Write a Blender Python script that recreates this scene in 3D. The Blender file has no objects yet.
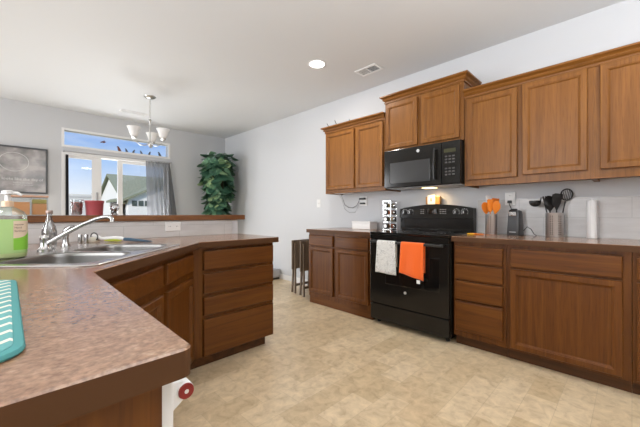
import bpy, bmesh, math, random
from mathutils import Vector, Matrix
random.seed(7)
S = bpy.context.scene
C = S.collection
PI = math.pi

# ------------------------------------------------------------------ camera
cd = bpy.data.cameras.new('camera'); cam = bpy.data.objects.new('camera', cd); C.objects.link(cam)
cam.location = (0, 0, 1.10); cam.rotation_euler = (PI/2, 0, -PI/4)
cd.sensor_width = 36; cd.lens = 312/640*36; cd.shift_y = 0.0005; cd.clip_start = 0.02; cd.clip_end = 300
S.camera = cam
# ------------------------------------------------------------------ view
S.view_settings.view_transform = 'Standard'; S.view_settings.look = 'None'
S.view_settings.gamma = 1; S.view_settings.use_curve_mapping = False
S.view_settings.exposure = 0.0
S.cycles.use_denoising = True
S.cycles.max_bounces = 10; S.cycles.diffuse_bounces = 6; S.cycles.glossy_bounces = 4
S.cycles.transmission_bounces = 8; S.cycles.transparent_max_bounces = 12
S.cycles.caustics_reflective = False; S.cycles.caustics_refractive = False
S.cycles.sample_clamp_indirect = 6
# ------------------------------------------------------------------ sky
W = bpy.data.worlds.new('sky'); S.world = W; W.use_nodes = True
nt = W.node_tree; nt.nodes.clear()
def wn(t): return nt.nodes.new(t)
tc = wn('ShaderNodeTexCoord'); sep = wn('ShaderNodeSeparateXYZ'); nt.links.new(tc.outputs['Generated'], sep.inputs[0])
rp = wn('ShaderNodeValToRGB'); nt.links.new(sep.outputs['Z'], rp.inputs[0])
rp.color_ramp.elements[0].position = 0.05; rp.color_ramp.elements[0].color = (0.78, 0.87, 0.97, 1)
e_ = rp.color_ramp.elements.new(0.15); e_.color = (0.36, 0.57, 0.93, 1)
rp.color_ramp.elements[2].position = 0.22; rp.color_ramp.elements[2].color = (0.17, 0.38, 0.86, 1)
mp = wn('ShaderNodeMapping'); mp.inputs['Scale'].default_value = (3.5, 3.5, 11); nt.links.new(tc.outputs['Generated'], mp.inputs[0])
no = wn('ShaderNodeTexNoise'); no.inputs['Scale'].default_value = 1.6; no.inputs['Detail'].default_value = 6; nt.links.new(mp.outputs[0], no.inputs[0])
rc = wn('ShaderNodeValToRGB'); nt.links.new(no.outputs[0], rc.inputs[0])
rc.color_ramp.elements[0].position = 0.42; rc.color_ramp.elements[1].position = 0.80; rc.color_ramp.elements[1].color = (0.6, 0.6, 0.6, 1)
mx = wn('ShaderNodeMixRGB'); nt.links.new(rc.outputs[0], mx.inputs[0]); nt.links.new(rp.outputs[0], mx.inputs[1]); mx.inputs[2].default_value = (0.85, 0.90, 0.97, 1)
bg = wn('ShaderNodeBackground'); nt.links.new(mx.outputs[0], bg.inputs[0]); bg.inputs[1].default_value = 1.0
wo = wn('ShaderNodeOutputWorld'); nt.links.new(bg.outputs[0], wo.inputs[0])
# ------------------------------------------------------------------ sun and large lights
def lamp(name, kind, loc, rot, energy, color=(1, 1, 1), size=1, sizey=None, **k):
    l = bpy.data.lights.new(name, kind); l.energy = energy; l.color = color
    if kind == 'AREA':
        l.size = size
        if sizey: l.shape = 'RECTANGLE'; l.size_y = sizey
        else: l.shape = 'DISK'
    for a, b in k.items(): setattr(l, a, b)
    o = bpy.data.objects.new(name, l); C.objects.link(o); o.location = loc; o.rotation_euler = rot
    return o
sun = lamp('sun', 'SUN', (0, -5, 20), (0, 0, 0), 4.5, (1, 0.95, 0.88), angle=0.01)
sun.rotation_euler = Vector((0.65, 0.5, -0.6)).to_track_quat('-Z', 'Y').to_euler()
# dining and side lamps: added fill at the unseen left wall, no window there
lamp('dining_fill', 'AREA', (-2.3, 5.7, 1.35), (0, -PI/2, -0.35), 52, (0.95, 0.97, 1), 1.9, 0.7, spread=2.3)
lamp('side_fill', 'AREA', (-2.35, 1.4, 1.55), (0, -PI/2, 0), 92, (0.95, 0.97, 1), 1.8, 1.8)
lamp('bounced_flash', 'AREA', (0.9, -0.9, 1.5), (PI, 0, 0), 112, (0.97, 0.985, 1), 0.9)
lamp('patio_daylight', 'AREA', (1.37, 6.5, 0.55), (-PI/2-0.35, 0, 0.15), 95, (0.95, 0.97, 1), 1.4, 0.9)
# added fill lamps under the ceiling outside the frame, without any fittings
for i, (x, y, e) in enumerate([(2.0, -0.9, 8), (-0.6, 0.6, 10)]):
    lamp('ceiling_fill', 'AREA', (x, y, 2.66), (0, 0, 0), e, (1, 0.93, 0.84), 0.5)

# ------------------------------------------------------------------ materials
def newmat(name):
    m = bpy.data.materials.new(name); m.use_nodes = True
    return m, m.node_tree, m.node_tree.nodes['Principled BSDF']
def plain(name, col, rough=0.5, metal=0, coat=0, emit=0, trans=0, ior=1.45, alpha=1):
    m, t, p = newmat(name)
    p.inputs['Base Color'].default_value = (*col, 1); p.inputs['Roughness'].default_value = rough
    p.inputs['Metallic'].default_value = metal; p.inputs['Coat Weight'].default_value = coat
    p.inputs['Transmission Weight'].default_value = trans; p.inputs['IOR'].default_value = ior
    p.inputs['Alpha'].default_value = alpha
    if emit: p.inputs['Emission Color'].default_value = (*col, 1); p.inputs['Emission Strength'].default_value = emit
    return m
def tex(t, kind, scale=(1, 1, 1), src='Object', rot=(0, 0, 0)):
    c = t.nodes.new('ShaderNodeTexCoord'); mpp = t.nodes.new('ShaderNodeMapping')
    mpp.inputs['Scale'].default_value = scale; mpp.inputs['Rotation'].default_value = rot
    t.links.new(c.outputs[src], mpp.inputs[0]); n = t.nodes.new(kind); t.links.new(mpp.outputs[0], n.inputs['Vector'])
    return n
def ramp(t, src, stops):
    r = t.nodes.new('ShaderNodeValToRGB'); t.links.new(src, r.inputs[0]); e = r.color_ramp.elements
    while len(e) < len(stops): e.new(0.5)
    for k, (p, c) in enumerate(stops): e[k].position = p; e[k].color = (*c, 1)
    return r
def mixc(t, f, a, b, mode='MIX'):
    m = t.nodes.new('ShaderNodeMixRGB'); m.blend_type = mode
    for i, v in enumerate((f, a, b)):
        if hasattr(v, 'is_linked'): t.links.new(v, m.inputs[i])
        elif isinstance(v, tuple): m.inputs[i].default_value = (*v, 1)
        else: m.inputs[i].default_value = v
    return m.outputs[0]
def bump(t, p, src, strength=0.2, dist=0.002):
    b = t.nodes.new('ShaderNodeBump'); b.inputs['Strength'].default_value = strength; b.inputs['Distance'].default_value = dist
    t.links.new(src, b.inputs['Height']); t.links.new(b.outputs[0], p.inputs['Normal'])
def wood(name, axis, dark=(0.084, 0.026, 0.0045), mid=(0.122, 0.040, 0.0066), light=(0.16, 0.057, 0.0095), rough=0.36):
    m, t, p = newmat(name)
    long_, cross = 1.2, 26
    sc = [cross]*3; sc[axis] = long_
    n = tex(t, 'ShaderNodeTexNoise', tuple(sc)); n.inputs['Scale'].default_value = 1.0; n.inputs['Detail'].default_value = 5; n.inputs['Distortion'].default_value = 0.8
    sc2 = [170]*3; sc2[axis] = 7
    f = tex(t, 'ShaderNodeTexNoise', tuple(sc2)); f.inputs['Scale'].default_value = 1.0; f.inputs['Detail'].default_value = 2
    r = ramp(t, n.outputs[0], [(0.3, dark), (0.52, mid), (0.75, light)])
    g = ramp(t, f.outputs[0], [(0.34, (0.62, 0.56, 0.5)), (0.46, (1, 1, 1))])
    col = mixc(t, 0.55, r.outputs[0], g.outputs[0], 'MULTIPLY')
    t.links.new(col, p.inputs['Base Color']); p.inputs['Roughness'].default_value = rough
    p.inputs['Specular IOR Level'].default_value = 0.28
    bump(t, p, f.outputs[0], 0.12, 0.001)
    return m
UPOAKV = wood('upper_oak_upright', 2, (0.155, 0.057, 0.010), (0.205, 0.080, 0.0155), (0.25, 0.103, 0.021)); UPOAKY = wood('upper_oak_level', 1, (0.155, 0.057, 0.010), (0.205, 0.080, 0.0155), (0.25, 0.103, 0.021))  # lighter, more golden oak tone for the wall cabinets than the base ones
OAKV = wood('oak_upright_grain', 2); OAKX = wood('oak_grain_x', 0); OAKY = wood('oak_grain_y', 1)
SHADEOAK = wood('oak_toe_shade', 1, (0.05, 0.019, 0.006), (0.085, 0.032, 0.01), (0.11, 0.045, 0.014))  # oak darkened to paint in the shade of the recessed toe kicks
TRAYWOOD = wood('tray_wood', 2, (0.09, 0.064, 0.045), (0.17, 0.125, 0.088), (0.26, 0.20, 0.145), 0.5)
def laminate():
    m, t, p = newmat('counter_laminate')
    a = tex(t, 'ShaderNodeTexNoise', (22, 36, 30), rot=(0, 0, 0.5)); a.inputs['Scale'].default_value = 1; a.inputs['Detail'].default_value = 7; a.inputs['Roughness'].default_value = 0.68; a.inputs['Distortion'].default_value = 1.2
    b = tex(t, 'ShaderNodeTexNoise', (120, 135, 120)); b.inputs['Scale'].default_value = 1; b.inputs['Detail'].default_value = 3
    r = ramp(t, a.outputs[0], [(0.28, (0.185, 0.096, 0.056)), (0.46, (0.265, 0.146, 0.086)), (0.6, (0.305, 0.18, 0.11)), (0.75, (0.385, 0.265, 0.185))])
    g = ramp(t, b.outputs[0], [(0.34, (0.62, 0.58, 0.58)), (0.5, (0.95, 0.95, 0.96)), (0.68, (1.25, 1.27, 1.32))])
    t.links.new(mixc(t, 0.8, r.outputs[0], g.outputs[0], 'MULTIPLY'), p.inputs['Base Color'])
    rr = ramp(t, b.outputs[0], [(0.3, (0.165,)*3), (0.7, (0.185,)*3)])
    t.links.new(rr.outputs[0], p.inputs['Roughness']); p.inputs['Specular IOR Level'].default_value = 0.8
    return m
LAM = laminate()
LAMEDGE = plain('laminate_edge_band', (0.085, 0.037, 0.015), 0.5)
LAMEDGE.node_tree.nodes['Principled BSDF'].inputs['Specular IOR Level'].default_value = 0.2
LEDGEM = wood('ledge_oak', 0, (0.10, 0.04, 0.015), (0.17, 0.072, 0.028), (0.24, 0.11, 0.045), 0.3)
def paint(name, col, bs=0.06):
    m, t, p = newmat(name); p.inputs['Base Color'].default_value = (*col, 1); p.inputs['Roughness'].default_value = 0.72
    n = tex(t, 'ShaderNodeTexNoise', (1, 1, 1)); n.inputs['Scale'].default_value = 55; n.inputs['Detail'].default_value = 3
    bump(t, p, n.outputs[0], bs, 0.003); return m
WALLM = paint('wall_paint', (0.575, 0.585, 0.605)); CEILM = paint('ceiling_paint', (0.645, 0.655, 0.665), 0.1)
def floor_mat():
    m, t, p = newmat('stone_look_vinyl')
    b = tex(t, 'ShaderNodeTexBrick', (1, 1, 1)); b.offset = 0.5; b.squash = 1
    for k, v in (('Scale', 1.0), ('Brick Width', 0.30), ('Row Height', 0.152), ('Mortar Size', 0.002), ('Mortar Smooth', 0.5), ('Bias', 0.0)): b.inputs[k].default_value = v
    b.inputs['Color1'].default_value = (0.57, 0.445, 0.28, 1); b.inputs['Color2'].default_value = (0.70, 0.575, 0.40, 1); b.inputs['Mortar'].default_value = (0.55, 0.44, 0.295, 1)
    n = tex(t, 'ShaderNodeTexNoise', (1, 1, 1)); n.inputs['Scale'].default_value = 15; n.inputs['Detail'].default_value = 8; n.inputs['Roughness'].default_value = 0.65; n.inputs['Distortion'].default_value = 0.6
    r = ramp(t, n.outputs[0], [(0.3, (0.70, 0.64, 0.56)), (0.48, (0.96, 0.94, 0.90)), (0.68, (1.18, 1.17, 1.15))])
    t.links.new(mixc(t, 0.85, b.outputs['Color'], r.outputs[0], 'MULTIPLY'), p.inputs['Base Color'])
    p.inputs['Roughness'].default_value = 0.34
    bump(t, p, n.outputs[0], 0.08, 0.003)
    return m
FLOORM = floor_mat()
def tile_mat(name, horiz, wd, ht, off):
    m, t, p = newmat(name)
    c = t.nodes.new('ShaderNodeTexCoord'); s = t.nodes.new('ShaderNodeSeparateXYZ'); t.links.new(c.outputs['Object'], s.inputs[0])
    k = t.nodes.new('ShaderNodeCombineXYZ'); t.links.new(s.outputs[horiz], k.inputs[0]); t.links.new(s.outputs['Z'], k.inputs[1])
    b = t.nodes.new('ShaderNodeTexBrick'); t.links.new(k.outputs[0], b.inputs['Vector']); b.offset = off
    for q, v in (('Scale', 1.0), ('Brick Width', wd), ('Row Height', ht), ('Mortar Size', 0.003), ('Mortar Smooth', 0.3), ('Bias', 0.0)): b.inputs[q].default_value = v
    b.inputs['Color1'].default_value = (0.56, 0.55, 0.545, 1); b.inputs['Color2'].default_value = (0.59, 0.58, 0.575, 1); b.inputs['Mortar'].default_value = (0.46, 0.455, 0.45, 1)
    n = tex(t, 'ShaderNodeTexNoise', (3, 3, 14)); n.inputs['Scale'].default_value = 2; n.inputs['Detail'].default_value = 5
    r = ramp(t, n.outputs[0], [(0.35, (0.9, 0.89, 0.88)), (0.65, (1.04, 1.04, 1.04))])
    t.links.new(mixc(t, 0.7, b.outputs['Color'], r.outputs[0], 'MULTIPLY'), p.inputs['Base Color']); p.inputs['Roughness'].default_value = 0.25
    bump(t, p, b.outputs['Fac'], -0.3, 0.002); return m
WHITE = plain('white_paint', (0.78, 0.78, 0.78), 0.4); WPLAST = plain('white_plastic', (0.78, 0.78, 0.77), 0.35)
BLACKG = plain('black_gloss_enamel', (0.010, 0.009, 0.008), 0.14, 0, 0.0); BLACKM = plain('black_plastic', (0.016, 0.015, 0.015), 0.38)
BLACKGLASS = plain('black_glass', (0.006, 0.006, 0.006), 0.05, 0, 0.5); GREYGLASS = plain('grey_screened_glass', (0.045, 0.045, 0.046), 0.2, 0, 0.0)
DKGREY = plain('dark_grey_plastic', (0.055, 0.055, 0.058), 0.35); GREY = plain('grey_plastic', (0.38, 0.38, 0.39), 0.4)
STEEL = plain('brushed_steel', (0.62, 0.61, 0.60), 0.26, 1); SATIN = plain('satin_steel', (0.25, 0.243, 0.235), 0.36, 1); FAUC = plain('worn_chrome', (0.42, 0.415, 0.41), 0.2, 1); CROCK = plain('satin_crock_steel', (0.74, 0.735, 0.73), 0.42, 1); CHROME = plain('chrome', (0.8, 0.8, 0.8), 0.1, 1); NICKEL = plain('brushed_nickel', (0.55, 0.54, 0.52), 0.3, 1)
ORANGE = plain('orange_silicone', (0.80, 0.22, 0.015), 0.4); YELLOW = plain('yellow_plastic', (0.85, 0.45, 0.02), 0.4)
RED = plain('red_medallion', (0.20, 0.010, 0.009), 0.4); REDPOT = plain('red_ceramic', (0.38, 0.075, 0.085), 0.4)
SILVER = plain('silver_print', (0.7, 0.7, 0.7), 0.35, 0.3); INK = plain('grey_ink', (0.28, 0.28, 0.29), 0.5); DARKINK = plain('dark_ink', (0.12, 0.05, 0.03), 0.5)
FROST = plain('frosted_glass', (0.88, 0.88, 0.88), 0.4, 0, 0, 0, 0.12)
def clear_glass(name, tint=(1, 1, 1), refl=0.10):
    m, t, p = newmat(name); o = t.nodes['Material Output']; t.nodes.remove(p)
    a = t.nodes.new('ShaderNodeBsdfTransparent'); a.inputs[0].default_value = (*tint, 1); g = t.nodes.new('ShaderNodeBsdfGlossy'); g.inputs['Roughness'].default_value = 0.03
    l = t.nodes.new('ShaderNodeLayerWeight'); l.inputs[0].default_value = 0.25; f = t.nodes.new('ShaderNodeMath'); f.operation = 'MULTIPLY_ADD'
    t.links.new(l.outputs['Fresnel'], f.inputs[0]); f.inputs[1].default_value = 0.35; f.inputs[2].default_value = refl*0.3
    x = t.nodes.new('ShaderNodeMixShader'); t.links.new(f.outputs[0], x.inputs[0]); t.links.new(a.outputs[0], x.inputs[1]); t.links.new(g.outputs[0], x.inputs[2]); t.links.new(x.outputs[0], o.inputs[0])
    return m
PANE = clear_glass('window_glass'); JARGLASS = clear_glass('jar_glass', (0.93, 0.94, 0.94), 0.1); BOTGLASS = clear_glass('bottle_glass', (0.66, 0.66, 0.66), 0.6)
def glow(name, col, e):
    return plain(name, col, 0.5, emit=e)
LENS = glow('lit_lens', (1, 0.97, 0.92), 9); WARMLENS = glow('warm_lens', (1, 0.72, 0.35), 4)

# ------------------------------------------------------------------ mesh builder
class MB:
    def __init__(self, T=None): self.bm = bmesh.new(); self.T = T or Matrix.Identity(4)
    def v(self, p): return self.bm.verts.new(self.T @ Vector(p))
    def face(self, vs):
        try: return self.bm.faces.new(vs)
        except ValueError: return None
    def box(self, a0, a1, b0, b1, c0, c1, bev=0.0):
        if a0 > a1: a0, a1 = a1, a0
        if b0 > b1: b0, b1 = b1, b0
        vs = [self.v((x, y, z)) for x in (a0, a1) for y in (b0, b1) for z in (c0, c1)]
        fs = [self.face([vs[i] for i in q]) for q in ((0, 1, 3, 2), (4, 6, 7, 5), (0, 4, 5, 1), (2, 3, 7, 6), (0, 2, 6, 4), (1, 5, 7, 3))]
        if bev:
            es = list({e for f in fs for e in f.edges})
            bmesh.ops.bevel(self.bm, geom=es, offset=bev, segments=2, affect='EDGES', profile=0.5, clamp_overlap=True)
        return self
    def loft(self, loops, cap0=True, cap1=True, closed=True):
        L = [[self.v(p) for p in lp] for lp in loops]; n = len(L[0])
        for A, B in zip(L, L[1:]):
            for i in range(n if closed else n-1):
                j = (i+1) % n; self.face([A[i], A[j], B[j], B[i]])
        if cap0: self.face(L[0])
        if cap1: self.face(L[-1][::-1])
        return self
    def lathe(self, prof, c=(0, 0, 0), n=24, axis=2, cap0=True, cap1=True, sx=1, sy=1):
        lps = []
        for r, h in prof:
            lp = []
            for k in range(n):
                a = 2*PI*k/n; x, y = r*math.cos(a)*sx, r*math.sin(a)*sy
                q = {2: (x, y, h), 0: (h, x, y), 1: (x, h, y)}[axis]
                lp.append((q[0]+c[0], q[1]+c[1], q[2]+c[2]))
            lps.append(lp)
        return self.loft(lps, cap0, cap1)
    def tube(self, pts, r, n=8, cap=True, flat=1.0):
        pts = [Vector(p) for p in pts]; lps = []; up = None
        for i, p in enumerate(pts):
            d = (pts[min(i+1, len(pts)-1)]-pts[max(i-1, 0)]).normalized()
            if up is None: up = Vector((0, 0, 1)) if abs(d.z) < 0.9 else Vector((1, 0, 0))
            s = d.cross(up); s = s.normalized() if s.length > 1e-5 else Vector((1, 0, 0)); u = s.cross(d).normalized(); up = u
            rr = r[i] if isinstance(r, (list, tuple)) else r
            lps.append([p+s*math.cos(2*PI*k/n)*rr+u*math.sin(2*PI*k/n)*rr*flat for k in range(n)])
        return self.loft(lps, cap, cap)
    def ball(self, c, r, n=16, m=10, top=1.0, bot=-1.0):
        prof = []
        for i in range(m+1):
            s = bot+(top-bot)*i/m; a = s*PI/2
            prof.append((max(math.cos(a), 1e-3), math.sin(a)))
        lps = [[(c[0]+r[0]*q*math.cos(2*PI*k/n), c[1]+r[1]*q*math.sin(2*PI*k/n), c[2]+r[2]*h) for k in range(n)] for q, h in prof]
        return self.loft(lps)
    def rectprof(self, u0, u1, v0, v1, prof, w=0.0):
        """lofted rectangle in the (u, w, v) frame; prof = list of (inset, height)"""
        return self.loft([[(u0+i, w+h, v0+i), (u1-i, w+h, v0+i), (u1-i, w+h, v1-i), (u0+i, w+h, v1-i)] for i, h in prof])
    def prism(self, poly, z0, z1):
        return self.loft([[(x, y, z0) for x, y in poly], [(x, y, z1) for x, y in poly]])
    def plate(self, outer, holes, z0, z1, ch=0.0):
        """flat plate with holes (outer, holes: xy loops), thickness z0..z1, small chamfer on the outer top edge"""
        def off(poly, d):
            out = []; n = len(poly)
            for i in range(n):
                a, b, c = Vector(poly[i-1]), Vector(poly[i]), Vector(poly[(i+1) % n])
                e1, e2 = (b-a).normalized(), (c-b).normalized(); n1, n2 = Vector((-e1.y, e1.x)), Vector((-e2.y, e2.x))
                k = (n1+n2); k = k/max(k.length_squared/2, 0.2); out.append(tuple(b+k*d))
            return out
        area = sum(outer[i-1][0]*outer[i][1]-outer[i][0]*outer[i-1][1] for i in range(len(outer)))
        if area < 0: outer = outer[::-1]
        loops = []
        for z, o in ((z1, off(outer, ch) if ch else outer), (z0, outer)):
            es = []; rec = []
            for lp in [o]+holes:
                vs = [self.v((x, y, z)) for x, y in lp]; rec.append(vs)
                es += [self.bm.edges.new((vs[i-1], vs[i])) for i in range(len(vs))]
            bmesh.ops.triangle_fill(self.bm, edges=es, use_beauty=True); loops.append(rec)
        top, bot = loops
        if ch:
            mid = [self.v((x, y, z1-ch)) for x, y in outer]; chain = [top[0], mid, bot[0]]
        else: chain = [top[0], bot[0]]
        for A, B in zip(chain, chain[1:]):
            for i in range(len(A)): self.face([A[i-1], A[i], B[i], B[i-1]])
        for A, B in zip(top[1:], bot[1:]):
            for i in range(len(A)): self.face([A[i-1], A[i], B[i], B[i-1]])
        return self
    def build(self, name, mat, parent=None, world=True, smooth=None):
        bm = self.bm
        if parent is not None and world:
            r = parent
            while r.parent: r = r.parent
            M = (Matrix.Translation(r.location) @ r.rotation_euler.to_matrix().to_4x4()).inverted(); bm.transform(M)
        bmesh.ops.recalc_face_normals(bm, faces=bm.faces)
        me = bpy.data.meshes.new(name); bm.to_mesh(me); bm.free(); me.materials.append(mat)
        if smooth is not None:
            for pl in me.polygons: pl.use_smooth = True
            me.set_sharp_from_angle(angle=math.radians(smooth))
        o = bpy.data.objects.new(name, me); C.objects.link(o)
        if parent is not None: o.parent = parent
        return o
def thing(name, label, cat, loc, rz=0, group=None):
    o = bpy.data.objects.new(name, None); o.empty_display_size = 0.05; C.objects.link(o)
    o.location = loc; o.rotation_euler = (0, 0, rz); tag(o, label, cat, group); return o
def tag(o, label, cat, group=None):
    o['label'] = label; o['category'] = cat
    if group: o['group'] = group
    return o
def structure(o): o['kind'] = 'structure'; return o
def copy_tree(o, parent=None):
    c = o.copy(); C.objects.link(c)
    if parent: c.parent = parent
    for ch in list(o.children): copy_tree(ch, c)
    return c
def frame(o, u, w):
    u, w = Vector(u).normalized(), Vector(w).normalized()
    return Matrix(((u.x, w.x, 0, o[0]), (u.y, w.y, 0, o[1]), (u.z, w.z, 1, o[2] if len(o) > 2 else 0), (0, 0, 0, 1)))
def text(body, T, size, mat, parent, name='lettering', ext=0.0004, world=True, align='CENTER'):
    cu = bpy.data.curves.new(name, 'FONT'); cu.body = body; cu.size = size; cu.extrude = ext; cu.align_x = align; cu.resolution_u = 3
    ob = bpy.data.objects.new(name, cu); C.objects.link(ob)
    dg = bpy.context.evaluated_depsgraph_get(); me = bpy.data.meshes.new_from_object(ob.evaluated_get(dg))
    bpy.data.objects.remove(ob); bpy.data.curves.remove(cu)
    # text x -> u, y -> z, extrusion -> w
    Q = T @ Matrix(((1, 0, 0, 0), (0, 0, 1, 0), (0, 1, 0, 0), (0, 0, 0, 1)))
    if world:
        r = parent
        while r.parent: r = r.parent
        Q = (Matrix.Translation(r.location) @ r.rotation_euler.to_matrix().to_4x4()).inverted() @ Q
    me.transform(Q); me.materials.clear(); me.materials.append(mat)
    o = bpy.data.objects.new(name, me); C.objects.link(o); o.parent = parent; return o
def rrect(x0, x1, y0, y1, r, n=5):
    pts = []
    for cx, cy, a0 in ((x1-r, y1-r, 0), (x0+r, y1-r, PI/2), (x0+r, y0+r, PI), (x1-r, y0+r, 1.5*PI)):
        for k in range(n+1):
            a = a0+PI/2*k/n; pts.append((cx+r*math.cos(a), cy+r*math.sin(a)))
    return pts
def T3(x, y, z, rz=0): return Matrix.Translation((x, y, z)) @ Matrix.Rotation(rz, 4, 'Z')

CT = 0.905         # countertop height
XW = 3.27          # stove wall
YW = 6.13          # window wall
HC = 2.70          # ceiling
# ------------------------------------------------------------------ room shell
structure(MB().box(-2.6, 3.45, -2.1, 6.3, -0.08, 0).build('floor', FLOORM))
structure(MB().box(-2.6, 3.45, -2.1, 6.3, HC, HC+0.1).build('ceiling', CEILM))
structure(MB().box(XW, XW+0.15, -2.1, 6.3, 0, HC).build('wall_right', WALLM))
wb = MB()
DX0, DX1, TX1, DTOP, TZ0, TZ1 = 0.575, 2.16, 2.15, 2.03, 2.125, 2.415
wb.box(-2.6, DX0, YW, YW+0.16, 0, HC); wb.box(DX1, XW, YW, YW+0.16, 0, HC); wb.box(TX1, DX1, YW, YW+0.16, TZ0-0.04, HC)
wb.box(DX0, TX1, YW, YW+0.16, TZ1, HC); wb.box(DX0, DX1, YW, YW+0.16, DTOP, TZ0)
structure(wb.build('wall_back', WALLM))
structure(MB().box(-2.6, -2.45, -2.1, YW, 0, HC).build('wall_left', WALLM))
structure(MB().box(-2.45, XW, -2.1, -1.95, 0, HC).build('wall_front', WALLM))
# half wall behind the sink, and along the near counter
structure(MB().box(-0.55, 1.62, 2.78, 2.90, 0, 1.04).build('wall_bar', WALLM))
structure(MB().box(-0.55, -0.44, 0.47, 2.78, 0, 1.04).build('wall_counter', WALLM))
bs = MB()
bs.box(XW-0.012, XW, 2.88, YW, 0, 0.085, 0.003); bs.box(2.17, XW-0.012, YW-0.012, YW, 0, 0.085, 0.003); bs.box(-2.4, 0.57, YW-0.012, YW, 0, 0.085, 0.003)
structure(bs.build('baseboard_back', WHITE))
# bar ledge
led = MB().box(-0.60, 1.684, 2.75, 3.10, 1.043, 1.089, 0.004).build('bar_ledge', LEDGEM)
tag(led, 'long oak bar ledge capping the half wall behind the sink', 'ledge')
# backsplashes
o = thing('tile_backsplash', 'grey tile backsplash on the half wall behind the sink', 'backsplash', (0, 2.78, CT))
MB().box(-0.42, 1.555, 2.770, 2.7795, CT+0.001, 1.041).build('tile_panel', tile_mat('splash_tile', 'X', 0.42, 0.099, 0.5), o)
o = thing('tile_backsplash', 'grey tile backsplash above the counter right of the stove', 'backsplash', (XW, 0, CT+0.01))
MB().box(XW-0.008, XW-0.0005, -1.2, 1.07, CT+0.001, 1.233).build('tile_panel', tile_mat('wall_tile', 'Y', 0.36, 0.155, 0.5), o)

# ------------------------------------------------------------------ windows
def rectframe(mb, x0, x1, z0, z1, y0, y1, t):
    mb.box(x0, x1, y0, y1, z0, z0+t); mb.box(x0, x1, y0, y1, z1-t, z1); mb.box(x0, x0+t, y0, y1, z0+t, z1-t); mb.box(x1-t, x1, y0, y1, z0+t, z1-t)
w1 = MB(); rectframe(w1, DX0, TX1, TZ0, TZ1, YW-0.01, YW+0.13, 0.032)
w1 = structure(w1.build('window_1', WHITE))
MB().box(DX0+0.032, TX1-0.032, YW+0.07, YW+0.076, TZ0+0.032, TZ1-0.032).build('pane', PANE, w1)
d1 = MB(); rectframe(d1, DX0, DX1, 0.0, DTOP+0.02, YW-0.008, YW+0.14, 0.038)
d1 = structure(d1.build('door_1', WHITE))
for nm, x0, x1, y, l, r in (('fixed_panel', 1.325, DX1-0.038, YW+0.085, 0.075, 0.05), ('sliding_panel', DX0+0.04, 1.085, YW+0.03, 0.03, 0.125)):
    m = MB(); m.box(x0, x0+l, y, y+0.04, 0.04, DTOP-0.02); m.box(x1-r, x1, y, y+0.04, 0.04, DTOP-0.02)
    m.box(x0+l, x1-r, y, y+0.04, 0.04, 0.12); m.box(x0+l, x1-r, y, y+0.04, DTOP-0.06, DTOP-0.02)
    p = m.build(nm, WHITE, d1)
    MB().box(x0+l, x1-r, y+0.018, y+0.024, 0.12, DTOP-0.06).build('pane', PANE, p)
    if nm == 'sliding_panel':
        MB().box(x1-0.075, x1-0.045, y-0.03, y, 1.05, 1.45, 0.008).build('handle', GREY, p)

# ------------------------------------------------------------------ outside
GRASS = plain('dry_grass', (0.25, 0.26, 0.14), 0.9); SIDING = plain('white_siding', (0.74, 0.73, 0.70), 0.7)
def roofmat():
    m, t, p = newmat('olive_shingle'); n = tex(t, 'ShaderNodeTexNoise', (2, 2, 2)); n.inputs['Scale'].default_value = 3; n.inputs['Detail'].default_value = 6
    r = ramp(t, n.outputs[0], [(0.3, (0.17, 0.185, 0.125)), (0.7, (0.25, 0.27, 0.19))]); t.links.new(r.outputs[0], p.inputs['Base Color']); p.inputs['Roughness'].default_value = 0.85; return m
ROOF = roofmat()
structure(MB().box(-60, 90, 6.3, 120, -0.35, -0.15).build('ground', GRASS))
h = thing('neighbour_house', 'white house with olive shingle gable roof seen through the patio door', 'house', (8, 40, -0.15))
def gable(o, name, mat, ax, a0, a1, c, hw, zb, ze, zr, drop=None):
    # ridge along ax ('x' or 'y') from a0 to a1, centred on c, half width hw; roof slab when drop is given
    if drop is None: sec = [(c-hw, zb), (c+hw, zb), (c+hw, ze), (c, zr), (c-hw, ze)]
    else: sec = [(c-hw, ze), (c, zr), (c+hw, ze), (c+hw, ze-drop), (c, zr-drop), (c-hw, ze-drop)]
    P = (lambda a, q, z: (a, q, z)) if ax == 'x' else (lambda a, q, z: (q, a, z))
    return MB().loft([[P(a, q, z) for q, z in sec] for a in (a0, a1)]).build(name, mat, o)
gable(h, 'walls', SIDING, 'x', 7.9, 32, 40.5, 6.5, -0.15, 2.15, 5.2)
gable(h, 'roof', ROOF, 'x', 7.6, 32.5, 40.5, 6.9, 0, 2.22, 5.48, 0.2)
gable(h, 'front_wing', SIDING, 'y', 33.1, 40, 13.0, 5.1, -0.15, 2.55, 4.9)
gable(h, 'wing_roof', ROOF, 'y', 32.8, 40.2, 13.0, 5.5, 0, 2.5, 5.25, 0.22)
for x in (8.2, 8.75, 9.3): MB().box(x, x+0.42, 33.05, 33.1, 1.85, 2.35, 0).build('window', plain('dark_window', (0.05, 0.07, 0.06), 0.2), h)
f = thing('garden_fence', 'white vinyl garden fence beyond the patio door', 'fence', (3, 15.5, -0.15))
m = MB(); m.box(-9, 2.4, 15.5, 15.54, -0.1, 1.78); FENCEM = plain('fence_vinyl', (0.60, 0.585, 0.56), 0.6); m.build('boards', FENCEM, f)
m = MB(); m.box(-9, 2.4, 15.47, 15.57, 1.78, 1.88); m.build('rail', FENCEM, f)
for k in range(5): MB().box(-7.2+2.4*k, -7.08+2.4*k, 15.45, 15.59, -0.15, 1.96, 0.01).build('post', FENCEM, f)

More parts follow.
